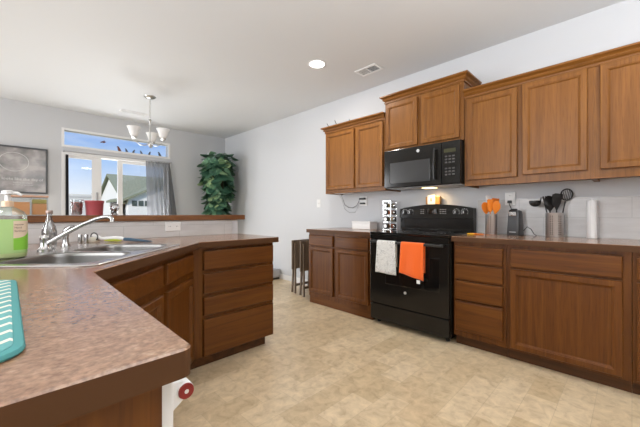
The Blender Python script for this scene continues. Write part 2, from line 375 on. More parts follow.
# ------------------------------------------------------------------ countertops
def counter(name, label, poly, z1=CT, th=0.042, holes=[]):
    o = MB().plate(poly, holes, z1-th, z1, 0.003).build(name, LAM); o.data.materials.append(LAMEDGE)
    for pl in o.data.polygons:
        if abs(pl.normal.z) < 0.3: pl.material_index = 1
    return tag(o, label, 'countertop')
dv = Vector((0.667, 0.745)); nv = Vector((0.745, -0.667)); E0 = Vector((0.205, 1.29))
def SP(u, w): q = E0+dv*u-nv*w; return (q.x, q.y)       # sink-corner frame: u along the diagonal edge, w inwards
FS = frame((E0.x, E0.y, 0), (dv.x, dv.y, 0), (-nv.x, -nv.y, 0))
hole = [SP(*p) for p in rrect(0.105, 0.925, 0.075, 0.685, 0.06, 3)]
rc_ = [(0.195-0.018+0.018*math.cos(a), 0.457+0.018-0.018*math.sin(a)) for a in [PI/2*k/6 for k in range(7)]]
counter('countertop', 'brown laminate countertop wrapping from the foreground round the sink to the peninsula end',
        [(-0.43, 0.457), *rc_[::-1], (0.205, 1.29), (0.93, 2.10), (1.605, 2.10), (1.62, 2.115), (1.62, 2.769), (-0.43, 2.769)], holes=[hole])
counter('countertop', 'brown laminate countertop right of the stove', [(2.62, -1.0), (XW-0.009, -1.0), (XW-0.009, 1.070), (2.62, 1.070)], 0.912)
counter('countertop', 'short laminate countertop left of the stove', [(2.62, 1.897), (XW-0.001, 1.897), (XW-0.001, 2.86), (2.62, 2.86)], 0.912)

# ------------------------------------------------------------------ cabinets
SLAB = [(0, 0.0005), (0, 0.018), (0.003, 0.0225), (0.008, 0.0245), (0.011, 0.0245)]
DOOR = [(0, 0.0005), (0, 0.020), (0.004, 0.0245), (0.036, 0.0245), (0.039, 0.0215), (0.043, 0.0205), (0.052, 0.010), (0.054, 0.010)]
def drawer(T, u0, u1, v0, v1, mat, parent, name='drawer'):
    return MB(T).rectprof(u0, u1, v0, v1, SLAB).build(name, mat, parent)
def door(T, u0, u1, v0, v1, mat, parent, name='door'):
    return MB(T).rectprof(u0, u1, v0, v1, DOOR).build(name, mat, parent)
TS = frame((2.66, 0, 0), (0, -1, 0), (-1, 0, 0))         # stove wall, base faces: u = -Y
def base_cab(T, label, u0, u1, depth, drawers, doors, hmat, top=0.86, toe_l=0, toe_r=0, toe=0.05):
    c = T @ Vector(((u0+u1)/2, -depth/2, 0))
    o = thing('base_cabinet', label, 'cabinet', (c.x, c.y, 0))
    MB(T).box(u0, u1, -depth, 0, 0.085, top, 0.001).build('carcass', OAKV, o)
    MB(T).box(u0+toe_l, u1-toe_r, -depth, -toe, 0, 0.085).build('toe_kick', SHADEOAK if toe > 0.03 else OAKY, o)
    for d in drawers: drawer(T, *d, hmat, o)
    for d in doors: door(T, *d, OAKV, o)
    return o
RT = 0.868
base_cab(TS, 'oak base cabinet with four stacked drawers right of the stove', -1.062, -0.672, 0.59,
         [(-1.045, -0.69, 0.70, 0.835), (-1.045, -0.69, 0.56, 0.685), (-1.045, -0.69, 0.395, 0.545), (-1.045, -0.69, 0.135, 0.38)], [], OAKY, RT)
base_cab(TS, 'oak base cabinet with one wide door under one wide drawer', -0.670, 0.0, 0.59,
         [(-0.642, -0.04, 0.705, 0.842)], [(-0.642, -0.04, 0.105, 0.69)], OAKY, RT)
base_cab(TS, 'oak base cabinet at the right edge of the photo beyond the wide door', 0.002, 0.9, 0.59,
         [(0.02, 0.45, 0.705, 0.842), (0.46, 0.88, 0.705, 0.842)], [(0.02, 0.45, 0.105, 0.69), (0.46, 0.88, 0.105, 0.69)], OAKY, RT)
base_cab(TS, 'oak base cabinet with two doors and two drawers left of the stove', -2.85, -1.900, 0.59,
         [(-2.835, -2.435, 0.715, 0.842), (-2.385, -1.935, 0.715, 0.842)], [(-2.835, -2.435, 0.145, 0.70), (-2.385, -1.935, 0.145, 0.70)], OAKY, RT, 0, 0, 0.012)
TP = frame((0, 2.15, 0), (1, 0, 0), (0, -1, 0))
base_cab(TP, 'oak peninsula cabinet with four stacked drawers beside the sink cabinet', 0.903, 1.585, 0.62,
         [(0.975, 1.575, 0.70, 0.838), (0.975, 1.575, 0.535, 0.675), (0.975, 1.575, 0.38, 0.508), (0.975, 1.575, 0.09, 0.352)], [], OAKX, 0.862, 0, 0.045)
# diagonal sink cabinet: an open-topped case, so the bowls hang inside it
TD = frame((E0.x-nv.x*0.045, E0.y-nv.y*0.045, 0), (dv.x, dv.y, 0), (nv.x, nv.y, 0))
c = TD @ Vector((0.55, -0.1, 0))
o = thing('sink_cabinet', 'diagonal oak corner cabinet under the sink with two doors below two false drawer fronts', 'cabinet', (c.x, c.y, 0))
MB(TD).box(0.015, 1.098, -0.02, 0, 0.085, 0.862).build('carcass', OAKV, o)
MB(TD).box(0.02, 1.09, -0.07, -0.05, 0, 0.085).build('toe_kick', SHADEOAK, o)
for a, b in ((0.10, 0.585), (0.636, 1.045)):
    drawer(TD, a, b, 0.715, 0.828, OAKX, o, 'drawer_front'); door(TD, a, b, 0.115, 0.672, OAKV, o)
# near run: end panel, dishwasher, filler
m = MB().box(-0.42, 0.160, 0.487, 0.506, 0, 0.862, 0.001)
tag(m.build('end_panel', OAKV), 'oak end panel closing the near counter beside the white dishwasher', 'panel')
dw = thing('dishwasher', 'white dishwasher under the near counter with a bar handle ending in a red medallion', 'dishwasher', (-0.1, 0.8, 0))
MB().box(-0.40, 0.15, 0.512, 1.11, 0.09, 0.855, 0.004).build('body', WPLAST, dw)
MB().box(-0.36, 0.10, 0.52, 1.10, 0.0, 0.09).build('toe_panel', BLACKM, dw)
MB().box(0.151, 0.186, 0.512, 1.11, 0.10, 0.857, 0.004).build('door', WPLAST, dw)
hd = MB(); hd.lathe([(0.0135, 0.553), (0.0145, 0.556), (0.0145, 1.069), (0.0135, 1.072)], (0.2205, 0, 0.790), 24, 1)
hd = hd.build('handle', WPLAST, dw, smooth=40)
for y in (0.556, 1.03):
    m = MB(); m.loft([[(0.1862, y, 0.752), (0.1862, y+0.038, 0.752), (0.1862, y+0.038, 0.812), (0.1862, y, 0.812)], [(0.214, y, 0.772), (0.214, y+0.034, 0.772), (0.214, y+0.034, 0.807), (0.214, y, 0.807)], [(0.2205, y, 0.777), (0.2205, y+0.034, 0.777), (0.2205, y+0.034, 0.803), (0.2205, y, 0.803)]]); m.build('standoff', WPLAST, hd)
MB().lathe([(0.0128, 0.5495), (0.0135, 0.5525)], (0.2205, 0, 0.790), 24, 1).build('red_end_cap', RED, hd)
MB().lathe([(0.0034, 0.5485), (0.0038, 0.5493)], (0.2205, 0, 0.790), 16, 1).build('cap_centre', SILVER, hd)

# ------------------------------------------------------------------ wall cabinets
XU = 2.94
TU = frame((XU, 0, 0), (0, -1, 0), (-1, 0, 0))
CROWN = [(0.0, 0.0), (0.010, 0.0), (0.010, 0.010), (0.004, 0.013), (0.006, 0.020), (0.020, 0.030), (0.026, 0.040), (0.018, 0.044), (0.022, 0.050), (0.040, 0.058), (0.048, 0.063), (0.048, 0.075), (0.0, 0.075)]
def crown(o, xf, ya, yb, z, left=True, right=True):
    # ya = left (large Y) end, yb = right end
    lps = []
    for d, h in CROWN:
        L = []
        L.append((XW-0.002, ya+(d if left else 0), z+h)); L.append((xf-d, ya+(d if left else 0), z+h))
        L.append((xf-d, yb-(d if right else 0), z+h)); L.append((XW-0.002, yb-(d if right else 0), z+h))
        lps.append(L)
    MB().loft(lps, True, True).build('crown_moulding', UPOAKY, o)
def wall_cab(label, ya, yb, z0, z1, doors, left, right, zc, bottom_rail=0.0, ):
    o = thing('wall_cabinet', label, 'cabinet', (3.1, (ya+yb)/2, z0))
    m = MB(); m.box(XU, XW-0.002, yb, ya, z0+0.02, z1, 0.001)
    m.box(XU, XU+0.02, yb, ya, z0, z0+0.02); m.box(XU+0.02, XW-0.002, ya-0.016, ya, z0, z0+0.02); m.box(XU+0.02, XW-0.002, yb, yb+0.016, z0, z0+0.02)
    m.build('carcass', UPOAKV, o)
    for a, b, c, d in doors: door(TU, -a, -b, c, d, UPOAKV, o)
    crown(o, XU, ya, yb, zc, left, right)
    return o
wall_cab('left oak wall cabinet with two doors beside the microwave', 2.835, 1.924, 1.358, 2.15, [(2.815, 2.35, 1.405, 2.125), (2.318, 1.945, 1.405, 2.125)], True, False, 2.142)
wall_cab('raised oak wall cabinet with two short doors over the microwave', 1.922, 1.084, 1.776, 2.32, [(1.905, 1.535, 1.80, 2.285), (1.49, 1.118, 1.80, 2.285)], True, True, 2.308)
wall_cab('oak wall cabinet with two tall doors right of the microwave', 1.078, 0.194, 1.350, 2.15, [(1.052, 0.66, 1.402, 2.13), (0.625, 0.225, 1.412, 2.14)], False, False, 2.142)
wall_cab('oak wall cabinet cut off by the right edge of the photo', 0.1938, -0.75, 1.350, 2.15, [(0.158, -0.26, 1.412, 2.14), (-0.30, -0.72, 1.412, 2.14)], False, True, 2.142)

# ------------------------------------------------------------------ range
st = thing('stove', 'black freestanding electric stove with towels on its door handle', 'stove', (2.95, 1.4825, 0))
Y0, Y1 = 1.080, 1.887
MB().box(2.645, 3.25, Y0, Y1, 0.04, 0.895, 0.004).build('body', BLACKG, st)
for x in (2.70, 3.2):
    for y in (Y0+0.05, Y1-0.05): MB().lathe([(0.018, 0), (0.018, 0.04)], (x, y, 0), 12).build('foot', BLACKM, st)
MB().box(2.606, 3.25, Y0-0.002, Y1+0.002, 0.896, 0.920, 0.006).build('cooktop', BLACKGLASS, st)
for x, y, r in ((2.80, 1.30, 0.10), (2.80, 1.69, 0.08), (3.05, 1.30, 0.075), (3.05, 1.69, 0.10)):
    mr = MB()
    for rr in (r, r*0.7):
        mr.lathe([(rr-0.002, 0.9203), (rr, 0.9203), (rr, 0.9206), (rr-0.002, 0.9206)], (x, y, 0), 40, 2, False, False)
    mr.build('burner_ring', DKGREY, st)
dr = MB().box(2.604, 2.643, Y0+0.004, Y1-0.004, 0.215, 0.845, 0.006).build('oven_door', BLACKG, st)
MB().rectprof(-1.70, -1.16, 0.43, 0.72, [(0, 0), (0.0, 0.0012), (0.003, 0.002)]).bm.free()
TR = frame((2.604, 0, 0), (0, -1, 0), (-1, 0, 0))
MB(TR).rectprof(-1.70, -1.16, 0.42, 0.715, [(0, 0.0002), (0, 0.001), (0.004, 0.0016)]).build('oven_window', BLACKGLASS, dr)
MB(TR).box(-Y1+0.006, -Y0-0.006, -0.02, 0.0, 0.850, 0.892, 0.003).build('front_rail', BLACKG, st)
MB().box(2.612, 2.643, Y0+0.004, Y1-0.004, 0.045, 0.205, 0.006).build('storage_drawer', BLACKG, st)
lg = MB(); lg.lathe([(0.013, 2.6005), (0.013, 2.6035)], (0, 1.487, 0.366), 24, 0); lg = lg.build('round_emblem', SILVER, dr)
text('GE', frame((2.6002, 1.487, 0.3605), (0, -1, 0), (-1, 0, 0)), 0.013, INK, lg)
hz = 0.828; hx = 2.562
hm = MB().tube([(hx, Y1-0.035, hz), (hx, Y0+0.035, hz)], 0.0115, 14)
for y in (Y1-0.06, Y0+0.06): hm.box(hx-0.004, 2.606, y-0.012, y+0.012, hz-0.010, hz+0.012, 0.003)
hm.build('handle', BLACKM, st, smooth=40)
# backguard with a domed top
bgm = MB(); n = 20; A = []; B = []
for i in range(n+1):
    s = i/n; y = Y1-0.004-(Y1-Y0-0.008)*s; z = 1.155+0.045*math.sin(PI*s)**0.8 if 0 < s < 1 else 1.155
    A.append((3.185, y, z)); B.append((3.252, y, z))
lo = [(3.165, Y0+0.004, 1.06), (3.165, Y1-0.004, 1.06)]
bgm.loft([A+[(3.172, Y0+0.004, 1.055), (3.172, Y1-0.004, 1.055)], B+[(3.252, Y0+0.004, 1.055), (3.252, Y1-0.004, 1.055)]])
bk = bgm.build('control_panel', BLACKG, st)
MB().box(3.19, 3.252, Y0+0.004, Y1-0.004, 0.921, 1.054, 0.003).build('backguard', BLACKG, st)
for y in (1.815, 1.745, 1.245, 1.165):
    k = MB(); k.lathe([(0.024, 3.179), (0.024, 3.170), (0.019, 3.166), (0.017, 3.148), (0.014, 3.145)], (0, y, 1.118), 20, 0); k = k.build('knob', BLACKM, bk, smooth=35)
    MB().box(3.140, 3.150, y-0.003, y+0.003, 1.105, 1.131, 0.001).build('pointer', SILVER, k)
    q = MB()
    for a in range(9):
        t = math.radians(-30+30*a); q.box(3.1745, 3.178, y+0.032*math.cos(t)-0.0025, y+0.032*math.cos(t)+0.0025, 1.118+0.032*math.sin(t)-0.0025, 1.118+0.032*math.sin(t)+0.0025)
    q.build('dial_marks', SILVER, bk)
MB().box(3.170, 3.178, 1.44, 1.56, 1.10, 1.15, 0.002).build('clock_display', BLACKGLASS, bk)
for y in (1.62, 1.595, 1.405, 1.38, 1.355):
    for z in (1.105, 1.125, 1.145): MB().box(3.172, 3.178, y-0.007, y+0.007, z-0.004, z+0.004).build('button', INK, bk)

# towels hung over the handle
def towel_mat(name, base, spots=None):
    m, t, p = newmat(name); p.inputs['Roughness'].default_value = 0.95; p.inputs['Sheen Weight'].default_value = 0.3
    n = tex(t, 'ShaderNodeTexNoise'); n.inputs['Scale'].default_value = 160; bump(t, p, n.outputs[0], 0.5, 0.003)
    if spots:
        v = tex(t, 'ShaderNodeTexVoronoi'); v.feature = 'DISTANCE_TO_EDGE'; v.inputs['Scale'].default_value = 75
        k = ramp(t, v.outputs['Distance'], [(0.03, spots), (0.09, base)]); t.links.new(k.outputs[0], p.inputs['Base Color'])
    else: p.inputs['Base Color'].default_value = (*base, 1)
    return m
def towel(label, y0, y1, zl, zr, zb, mat, ripple, seed):
    o = thing('dish_towel', label, 'towel', (hx, (y0+y1)/2, hz+0.014))
    path = [(hx+0.021, zb), (hx+0.021, hz-0.02)]+[(hx+0.0155*math.cos(a), hz+0.0155*math.sin(a)) for a in [PI*k/6 for k in range(7)]]
    NV = 14; NU = 22; m = MB(); rows = []
    for i in range(NU+1):
        s = i/NU; y = y1+(y0-y1)*s; col = []
        ze = zl+(zr-zl)*s
        for (x, z) in path: col.append((x, y, z))
        for k in range(1, NV+1):
            f = k/NV; z = hz-(hz-ze)*f
            x = hx-0.0155-ripple*f*(0.5+0.5*math.sin(s*9+seed+f*1.1)); yy = y+0.006*f*math.sin(s*5+seed)-(s-0.5)*0.018*f
            col.append((x, yy, z))
        rows.append([m.v(q) for q in col])
    for A, B in zip(rows, rows[1:]):
        for k in range(len(A)-1): m.face([A[k], A[k+1], B[k+1], B[k]])
    c = m.build('cloth', mat, o, smooth=80); sm = c.modifiers.new('thickness', 'SOLIDIFY'); sm.thickness = 0.0035; sm.offset = 0
    return o
towel('white towel with dark speckled pattern hanging on the stove handle', 1.56, 1.76, 0.535, 0.528, 0.60, towel_mat('speckled_cloth', (0.82, 0.82, 0.80), (0.33, 0.33, 0.33)), 0.012, 0.5)
o = towel('plain orange towel hanging on the stove handle', 1.28, 1.50, 0.56, 0.515, 0.58, towel_mat('orange_cloth', (0.86, 0.135, 0.012)), 0.014, 2.2)
MB().box(2.531, 2.533, 1.302, 1.335, 0.488, 0.520).build('care_tag', WHITE, o)

# ------------------------------------------------------------------ microwave
mw = thing('microwave', 'black over-the-range microwave under the raised wall cabinet', 'microwave', (3.06, 1.48, 1.365))
Y0, Y1 = 1.088, 1.884; Z0, Z1 = 1.372, 1.771
MB().box(2.885, XW-0.003, Y0, Y1, Z0, Z1, 0.004).build('body', BLACKM, mw)
TM = frame((2.860, 0, 0), (0, -1, 0), (-1, 0, 0))
md = MB(TM).box(-Y1, -1.262, -0.024, 0, Z0+0.004, Z1-0.003, 0.004).build('door', BLACKG, mw)
MB(TM).rectprof(-1.812, -1.372, 1.418, 1.632, [(0, 0.0002), (0, 0.001), (0.006, 0.0018)]).build('door_window', GREYGLASS, md)
lg = MB(); lg.lathe([(0.0155, 2.8565), (0.0155, 2.8595)], (0, 1.492, 1.722), 24, 0); lg = lg.build('round_emblem', SILVER, md)
text('GE', frame((2.8562, 1.492, 1.7155), (0, -1, 0), (-1, 0, 0)), 0.016, INK, lg)
hh = MB(); hh.tube([(2.832, 1.318, 1.425), (2.826, 1.318, 1.48), (2.824, 1.318, 1.57), (2.826, 1.318, 1.66), (2.832, 1.318, 1.715)], 0.012, 12)
for z in (1.44, 1.70): hh.box(2.828, 2.862, 1.309, 1.327, z-0.012, z+0.012, 0.003)
hh.build('handle', BLACKG, mw, smooth=40)
mp_ = MB(TM).box(-1.258, -Y0, -0.024, 0, Z0+0.004, Z1-0.003, 0.004).build('control_panel', BLACKG, mw)
MB(TM).rectprof(-1.235, -1.125, 1.665, 1.70, [(0, 0.0002), (0, 0.0012)]).build('display', plain('dim_display', (0.05, 0.05, 0.025), 0.2), mp_)
KEYP = plain('key_print', (0.06, 0.06, 0.06), 0.4)
for r in range(7):
    for k in range(3):
        if r == 3: continue
        u = -1.225+0.034*k; z = 1.455+0.028*r; MB(TM).box(u, u+0.022, 0.0002, 0.001, z, z+0.014).build('button', KEYP, mp_)
MB().box(2.89, 3.255, Y0+0.004, Y1-0.004, Z0-0.003, Z0-0.0005).build('underside', GREY, mw)
for ya in (1.14, 1.58): MB().box(2.95, 3.17, ya, ya+0.24, Z0-0.008, Z0-0.0035, 0.001).build('grease_filter', GREY, mw)
MB().box(3.03, 3.13, 1.42, 1.54, Z0-0.009, Z0-0.0035, 0.001).build('cooktop_light', WARMLENS, mw)
l = lamp('cooktop_lamp', 'SPOT', (3.12, 1.47, 1.36), (0, math.radians(-30), 0), 5, (1, 0.66, 0.30), spot_size=2.2, spot_blend=1.0, shadow_soft_size=0.03)

# ------------------------------------------------------------------ sink
sk = thing('sink', 'double bowl stainless steel sink set diagonally in the corner counter', 'sink', (SP(0.5, 0.35)[0], SP(0.5, 0.35)[1], CT))
ZR = CT+0.0065
b1 = rrect(0.135, 0.495, 0.105, 0.485, 0.085, 6); b2 = rrect(0.54, 0.895, 0.105, 0.485, 0.085, 6)
m = MB(FS)
outer = rrect(0.09, 0.94, 0.06, 0.70, 0.05, 6)
m.plate(outer, [b1, b2], CT+0.001, ZR, 0.003)
m.build('rim', STEEL, sk)
for bw, (x0, x1) in ((b1, (0.135, 0.495)), (b2, (0.54, 0.895))):
    m = MB(FS); cx, cy = (x0+x1)/2, 0.295
    lps = []
    for z, sc in ((ZR, 1.0), (ZR-0.004, 0.985), (ZR-0.02, 0.975), (ZR-0.16, 0.94), (ZR-0.18, 0.90), (ZR-0.187, 0.80), (ZR-0.19, 0.3), (ZR-0.191, 0.12)):
        lps.append([(cx+(x-cx)*sc, cy+(y-cy)*sc, z) for x, y in bw])
    m.loft(lps, False, True); bo = m.build('bowl', SATIN, sk, smooth=40)
    sm = bo.modifiers.new('thickness', 'SOLIDIFY'); sm.thickness = 0.0012; sm.offset = -1 if False else 0
    MB(FS).lathe([(0.043, ZR-0.190), (0.043, ZR-0.186), (0.036, ZR-0.1865), (0.01, ZR-0.189)], (cx, cy, 0), 24).build('drain', CHROME, sk, smooth=40)
# faucet
p = SP(0.56, 0.60)
fc = thing('faucet', 'chrome single spout faucet rising from the back deck of the sink', 'faucet', (p[0], p[1], ZR))
m = MB(FS); m.lathe([(0.03, ZR), (0.03, ZR+0.008), (0.021, ZR+0.018), (0.019, ZR+0.06), (0.021, ZR+0.068), (0.015, ZR+0.08)], (0.56, 0.60, 0), 20); m.build('base', FAUC, fc, smooth=40)
m = MB(FS); pts = [(0.56, 0.60, ZR+0.03), (0.562, 0.565, ZR+0.052), (0.565, 0.50, ZR+0.090), (0.57, 0.42, ZR+0.134), (0.575, 0.36, ZR+0.161), (0.578, 0.325, ZR+0.172), (0.58, 0.300, ZR+0.174), (0.581, 0.285, ZR+0.166), (0.581, 0.281, ZR+0.148)]
m.tube(pts, [0.0115, 0.0115, 0.011, 0.010, 0.0095, 0.0095, 0.0095, 0.011, 0.0115], 14); m.build('spout', FAUC, fc, smooth=60)
p = SP(0.80, 0.672)
o = thing('side_sprayer', 'chrome side sprayer on the sink deck beyond the faucet', 'sprayer', (p[0], p[1], ZR))
MB(FS).lathe([(0.024, ZR), (0.024, ZR+0.008), (0.016, ZR+0.02), (0.016, ZR+0.045)], (0.80, 0.672, 0), 18).build('collar', FAUC, o, smooth=40)
MB(FS).tube([(0.80, 0.672, ZR+0.045), (0.80, 0.672, ZR+0.075), (0.80, 0.664, ZR+0.095), (0.802, 0.642, ZR+0.112), (0.803, 0.630, ZR+0.110)], [0.013, 0.017, 0.018, 0.014, 0.011], 12).build('spray_head', FAUC, o, smooth=50)
for (x, y), lab in (((0.338, 2.590), 'left of two small chrome cups on the counter behind the sink'), ((0.367, 2.560), 'right of two small chrome cups on the counter behind the sink')):
    o = thing('chrome_cup', lab, 'cup', (x, y, CT), 0, 'small cups behind the sink')
    MB(T3(x, y, CT+0.0005)).lathe([(0.0125, 0), (0.013, 0.004), (0.0115, 0.03), (0.0125, 0.055), (0.010, 0.060)], n=18).build('body', FAUC, o, smooth=40)
    MB(T3(x, y, CT+0.0605)).lathe([(0.0095, 0), (0.007, 0.004)], n=18).build('cap', NICKEL, o, smooth=40)
# glass soap bottle on the deck
p = SP(0.66, 0.655)
o = thing('glass_bottle', 'clear glass bottle with a tapering neck standing behind the sink', 'bottle', (p[0], p[1], ZR))
MB(T3(p[0], p[1], ZR+0.0005)).lathe([(0.026, 0), (0.031, 0.004), (0.032, 0.02), (0.032, 0.095), (0.028, 0.118), (0.017, 0.145), (0.0125, 0.165), (0.0125, 0.187)], n=24).build('body', BOTGLASS, o, smooth=50)
MB(T3(p[0], p[1], ZR+0.0005)).lathe([(0.014, 0.187), (0.015, 0.19), (0.0145, 0.204), (0.013, 0.207)], n=20).build('cap', plain('bottle_cap', (0.33, 0.25, 0.22), 0.4, 0.4), o, smooth=40)

# hand sanitizer
p = SP(0.30, 0.545); sx, sy = p
rz = math.atan2(sx, -sy)*0 + math.radians(-45)   # local -Y faces the camera
rz = -math.atan2(sx, sy)
sb = thing('sanitizer_bottle', 'large green hand sanitizer pump bottle on the sink deck', 'bottle', (sx, sy, ZR+0.0005), rz)
def oval(rx, ry, z, n=28): return [(rx*math.copysign(abs(math.cos(2*PI*k/n))**0.75, math.cos(2*PI*k/n)), ry*math.copysign(abs(math.sin(2*PI*k/n))**0.75, math.sin(2*PI*k/n)), z) for k in range(n)]
def ovloft(prof, name, mat, par): return MB().loft([oval(a, b, z) for a, b, z in prof]).build(name, mat, par, world=False, smooth=50)
GEL = plain('green_gel', (0.42, 0.62, 0.24), 0.12, 0, 0.3); PALEGEL = plain('pale_green_gel', (0.52, 0.62, 0.26), 0.15, 0, 0.4)
ovloft([(0.052, 0.030, 0.0), (0.060, 0.036, 0.006), (0.062, 0.038, 0.022)], 'base_gel', PALEGEL, sb)
ovloft([(0.0618, 0.0378, 0.0222), (0.062, 0.038, 0.08), (0.062, 0.038, 0.165)], 'gel', GEL, sb)
ovloft([(0.0622, 0.0382, 0.1652), (0.061, 0.037, 0.180), (0.051, 0.032, 0.198), (0.030, 0.024, 0.212), (0.018, 0.018, 0.218)], 'shoulder', clear_glass('clear_plastic', (0.86, 0.90, 0.88), 0.6), sb)
MB().lathe([(0.019, 0.218), (0.019, 0.240), (0.015, 0.243)], n=20).build('collar', plain('peach_plastic', (0.72, 0.52, 0.36), 0.4), sb, world=False, smooth=40)
pm = MB(); pm.lathe([(0.009, 0.243), (0.009, 0.268), (0.020, 0.272), (0.020, 0.284), (0.012, 0.288)], n=18)
pm.tube([(0, 0, 0.278), (0.030, -0.008, 0.277), (0.044, -0.012, 0.268)], [0.008, 0.007, 0.005], 10)
pm.build('pump', WPLAST, sb, world=False, smooth=45)
lb = MB(); R = []
for z in (0.03, 0.155):
    pass
def labelpatch(z0, z1, a0, a1, name, mat, off, wave=0):
    m = MB(); rows = []
    for i in range(13):
        a = math.radians(a0+(a1-a0)*i/12); ct_, s_ = math.cos(a), math.sin(a)
        x = (0.062+off)*math.copysign(abs(ct_)**0.75, ct_); y = (0.038+off)*math.copysign(abs(s_)**0.75, s_)
        zt = z1+wave*(i/12)**2
        rows.append([m.v((x, y, z0)), m.v((x, y, zt))])
    for A, B in zip(rows, rows[1:]): m.face([A[0], B[0], B[1], A[1]])
    ob = m.build(name, mat, sb, world=False); ob.modifiers.new('t', 'SOLIDIFY').thickness = 0.0003; return ob
labelpatch(0.035, 0.158, 280, 354, 'label', plain('cream_label', (0.80, 0.64, 0.48), 0.5), 0.0006)
labelpatch(0.035, 0.085, 280, 354, 'label_band', plain('green_label', (0.24, 0.56, 0.05), 0.5), 0.0012, 0.03)
for tx, z, s in (('equate', 0.140, 0.0105), ('Hand', 0.126, 0.0105), ('Sanitizer', 0.112, 0.0105)):
    text(tx, frame((0.020, -0.0392, z), (1, 0, 0), (0, -1, 0)), s, DARKINK, sb, 'label_text', world=False, align='LEFT')
# dish brush
o = thing('dish_brush', 'white and green dish brush with a blue handle tip behind the sink', 'brush', (0.55, 2.48, CT))
bd = Vector((0.716-0.389, 2.324-2.65, 0)).normalized(); b0 = Vector((0.40, 2.645, CT))
def BP(s, h, k=0): q = b0+bd*s+Vector((bd.y, -bd.x, 0))*k; return (q.x, q.y, CT+h)
MB().tube([BP(0.02, 0.045), BP(0.05, 0.035), BP(0.08, 0.022), BP(0.12, 0.026), BP(0.17, 0.030), BP(0.21, 0.027), BP(0.235, 0.021)], [0.012, 0.014, 0.013, 0.012, 0.012, 0.013, 0.012], 12).build('handle', WPLAST, o, smooth=60)
MB().tube([BP(0.10, 0.012), BP(0.14, 0.014), BP(0.19, 0.014), BP(0.22, 0.013)], [0.006, 0.011, 0.012, 0.007], 12).build('grip', plain('lime_rubber', (0.42, 0.50, 0.05), 0.6), o, smooth=60)
MB().tube([BP(0.235, 0.021), BP(0.28, 0.017), BP(0.33, 0.012), BP(0.40, 0.007), BP(0.43, 0.005)], [0.011, 0.012, 0.010, 0.006, 0.003], 12).build('handle_tip', plain('blue_rubber', (0.045, 0.10, 0.16), 0.5), o, smooth=60)
MB(T3(*BP(0.03, 0))).lathe([(0.03, 0.0005), (0.034, 0.012), (0.03, 0.026), (0.02, 0.034)], n=22).build('bristle_head', plain('cream_bristle', (0.62, 0.58, 0.48), 0.8), o, smooth=40)
MB().tube([BP(0.03+0.045*math.cos(a), 0.038+0.026*math.sin(a), 0.03*math.cos(a)) for a in [2*PI*k/20 for k in range(21)]], 0.004, 8).build('scraper_loop', DKGREY, o, smooth=60)

# drying mat
def matmat():
    m, t, p = newmat('zigzag_cloth'); p.inputs['Roughness'].default_value = 0.95
    c = t.nodes.new('ShaderNodeTexCoord'); s = t.nodes.new('ShaderNodeSeparateXYZ'); t.links.new(c.outputs['Object'], s.inputs[0])
    def M(op, a, b=None, c2=None):
        n = t.nodes.new('ShaderNodeMath'); n.operation = op
        for i, v in enumerate((a, b, c2)):
            if v is None: continue
            if hasattr(v, 'is_linked'): t.links.new(v, n.inputs[i])
            else: n.inputs[i].default_value = v
        return n.outputs[0]
    tri = M('PINGPONG', s.outputs['X'], 0.022)
    y = M('MULTIPLY_ADD', tri, 1.0, s.outputs['Y'])
    f = M('PINGPONG', y, 0.024)
    k = ramp(t, M('MULTIPLY', f, 1/0.024), [(0.24, (0.72, 0.70, 0.62)), (0.32, (0.13, 0.36, 0.36))])
    t.links.new(k.outputs[0], p.inputs['Base Color'])
    n = tex(t, 'ShaderNodeTexNoise'); n.inputs['Scale'].default_value = 240; bump(t, p, n.outputs[0], 0.4, 0.003); return m
dm = thing('drying_mat', 'turquoise dish drying mat with white zigzags on the near counter', 'mat', (-0.13, 0.93, CT))
def slab_round(x0, x1, y0, y1, r, prof, name, mat, par):
    return MB().loft([[(x, y, z) for x, y in rrect(x0+i, x1-i, y0+i, y1-i, r-i*0.5, 6)] for i, z in prof]).build(name, mat, par, smooth=50)
slab_round(-0.32, 0.018, 0.575, 1.255, 0.045, [(0.002, CT+0.0005), (0, CT+0.004), (0.002, CT+0.009), (0.010, CT+0.0105)], 'edging', plain('turquoise_binding', (0.075, 0.27, 0.27), 0.95), dm)
slab_round(-0.307, 0.005, 0.588, 1.242, 0.035, [(0.0, CT+0.0105), (0.0, CT+0.0112), (0.003, CT+0.0122)], 'top_cloth', matmat(), dm)

# ------------------------------------------------------------------ things on the bar ledge
ZL = 1.0895
def jar_at(name, label, cat, x, y): return thing(name, label, cat, (x, y, ZL))
o = jar_at('storage_box', 'clear box with peach contents and a wooden lid on the bar ledge', 'box', 0.11, 2.95)
PEACH = plain('peach_contents', (0.80, 0.36, 0.13), 0.7)
def rbox(x0, x1, y0, y1, z0, z1, name, mat, par, b=0.004): return MB().box(x0, x1, y0, y1, z0, z1, b).build(name, mat, par)
MB().box(0.020, 0.105, 2.90, 3.00, ZL+0.004, 1.180, 0.003).build('contents', PEACH, o)
MB().box(0.118, 0.192, 2.90, 3.00, ZL+0.004, 1.170, 0.003).build('contents', PEACH, o)
MB().box(0.118, 0.192, 2.90, 3.00, 1.171, 1.200, 0.003).build('contents', plain('mustard_contents', (0.50, 0.42, 0.10), 0.7), o)
m = MB(); m.box(0.012, 0.20, 2.89, 3.01, ZL, ZL+0.003); m.box(0.012, 0.016, 2.89, 3.01, ZL+0.003, 1.212); m.box(0.196, 0.20, 2.89, 3.01, ZL+0.003, 1.212); m.box(0.016, 0.196, 2.89, 2.893, ZL+0.003, 1.212); m.box(0.016, 0.196, 3.007, 3.01, ZL+0.003, 1.212); m.box(0.108, 0.115, 2.893, 3.007, ZL+0.003, 1.212)
m.build('clear_case', JARGLASS, o)
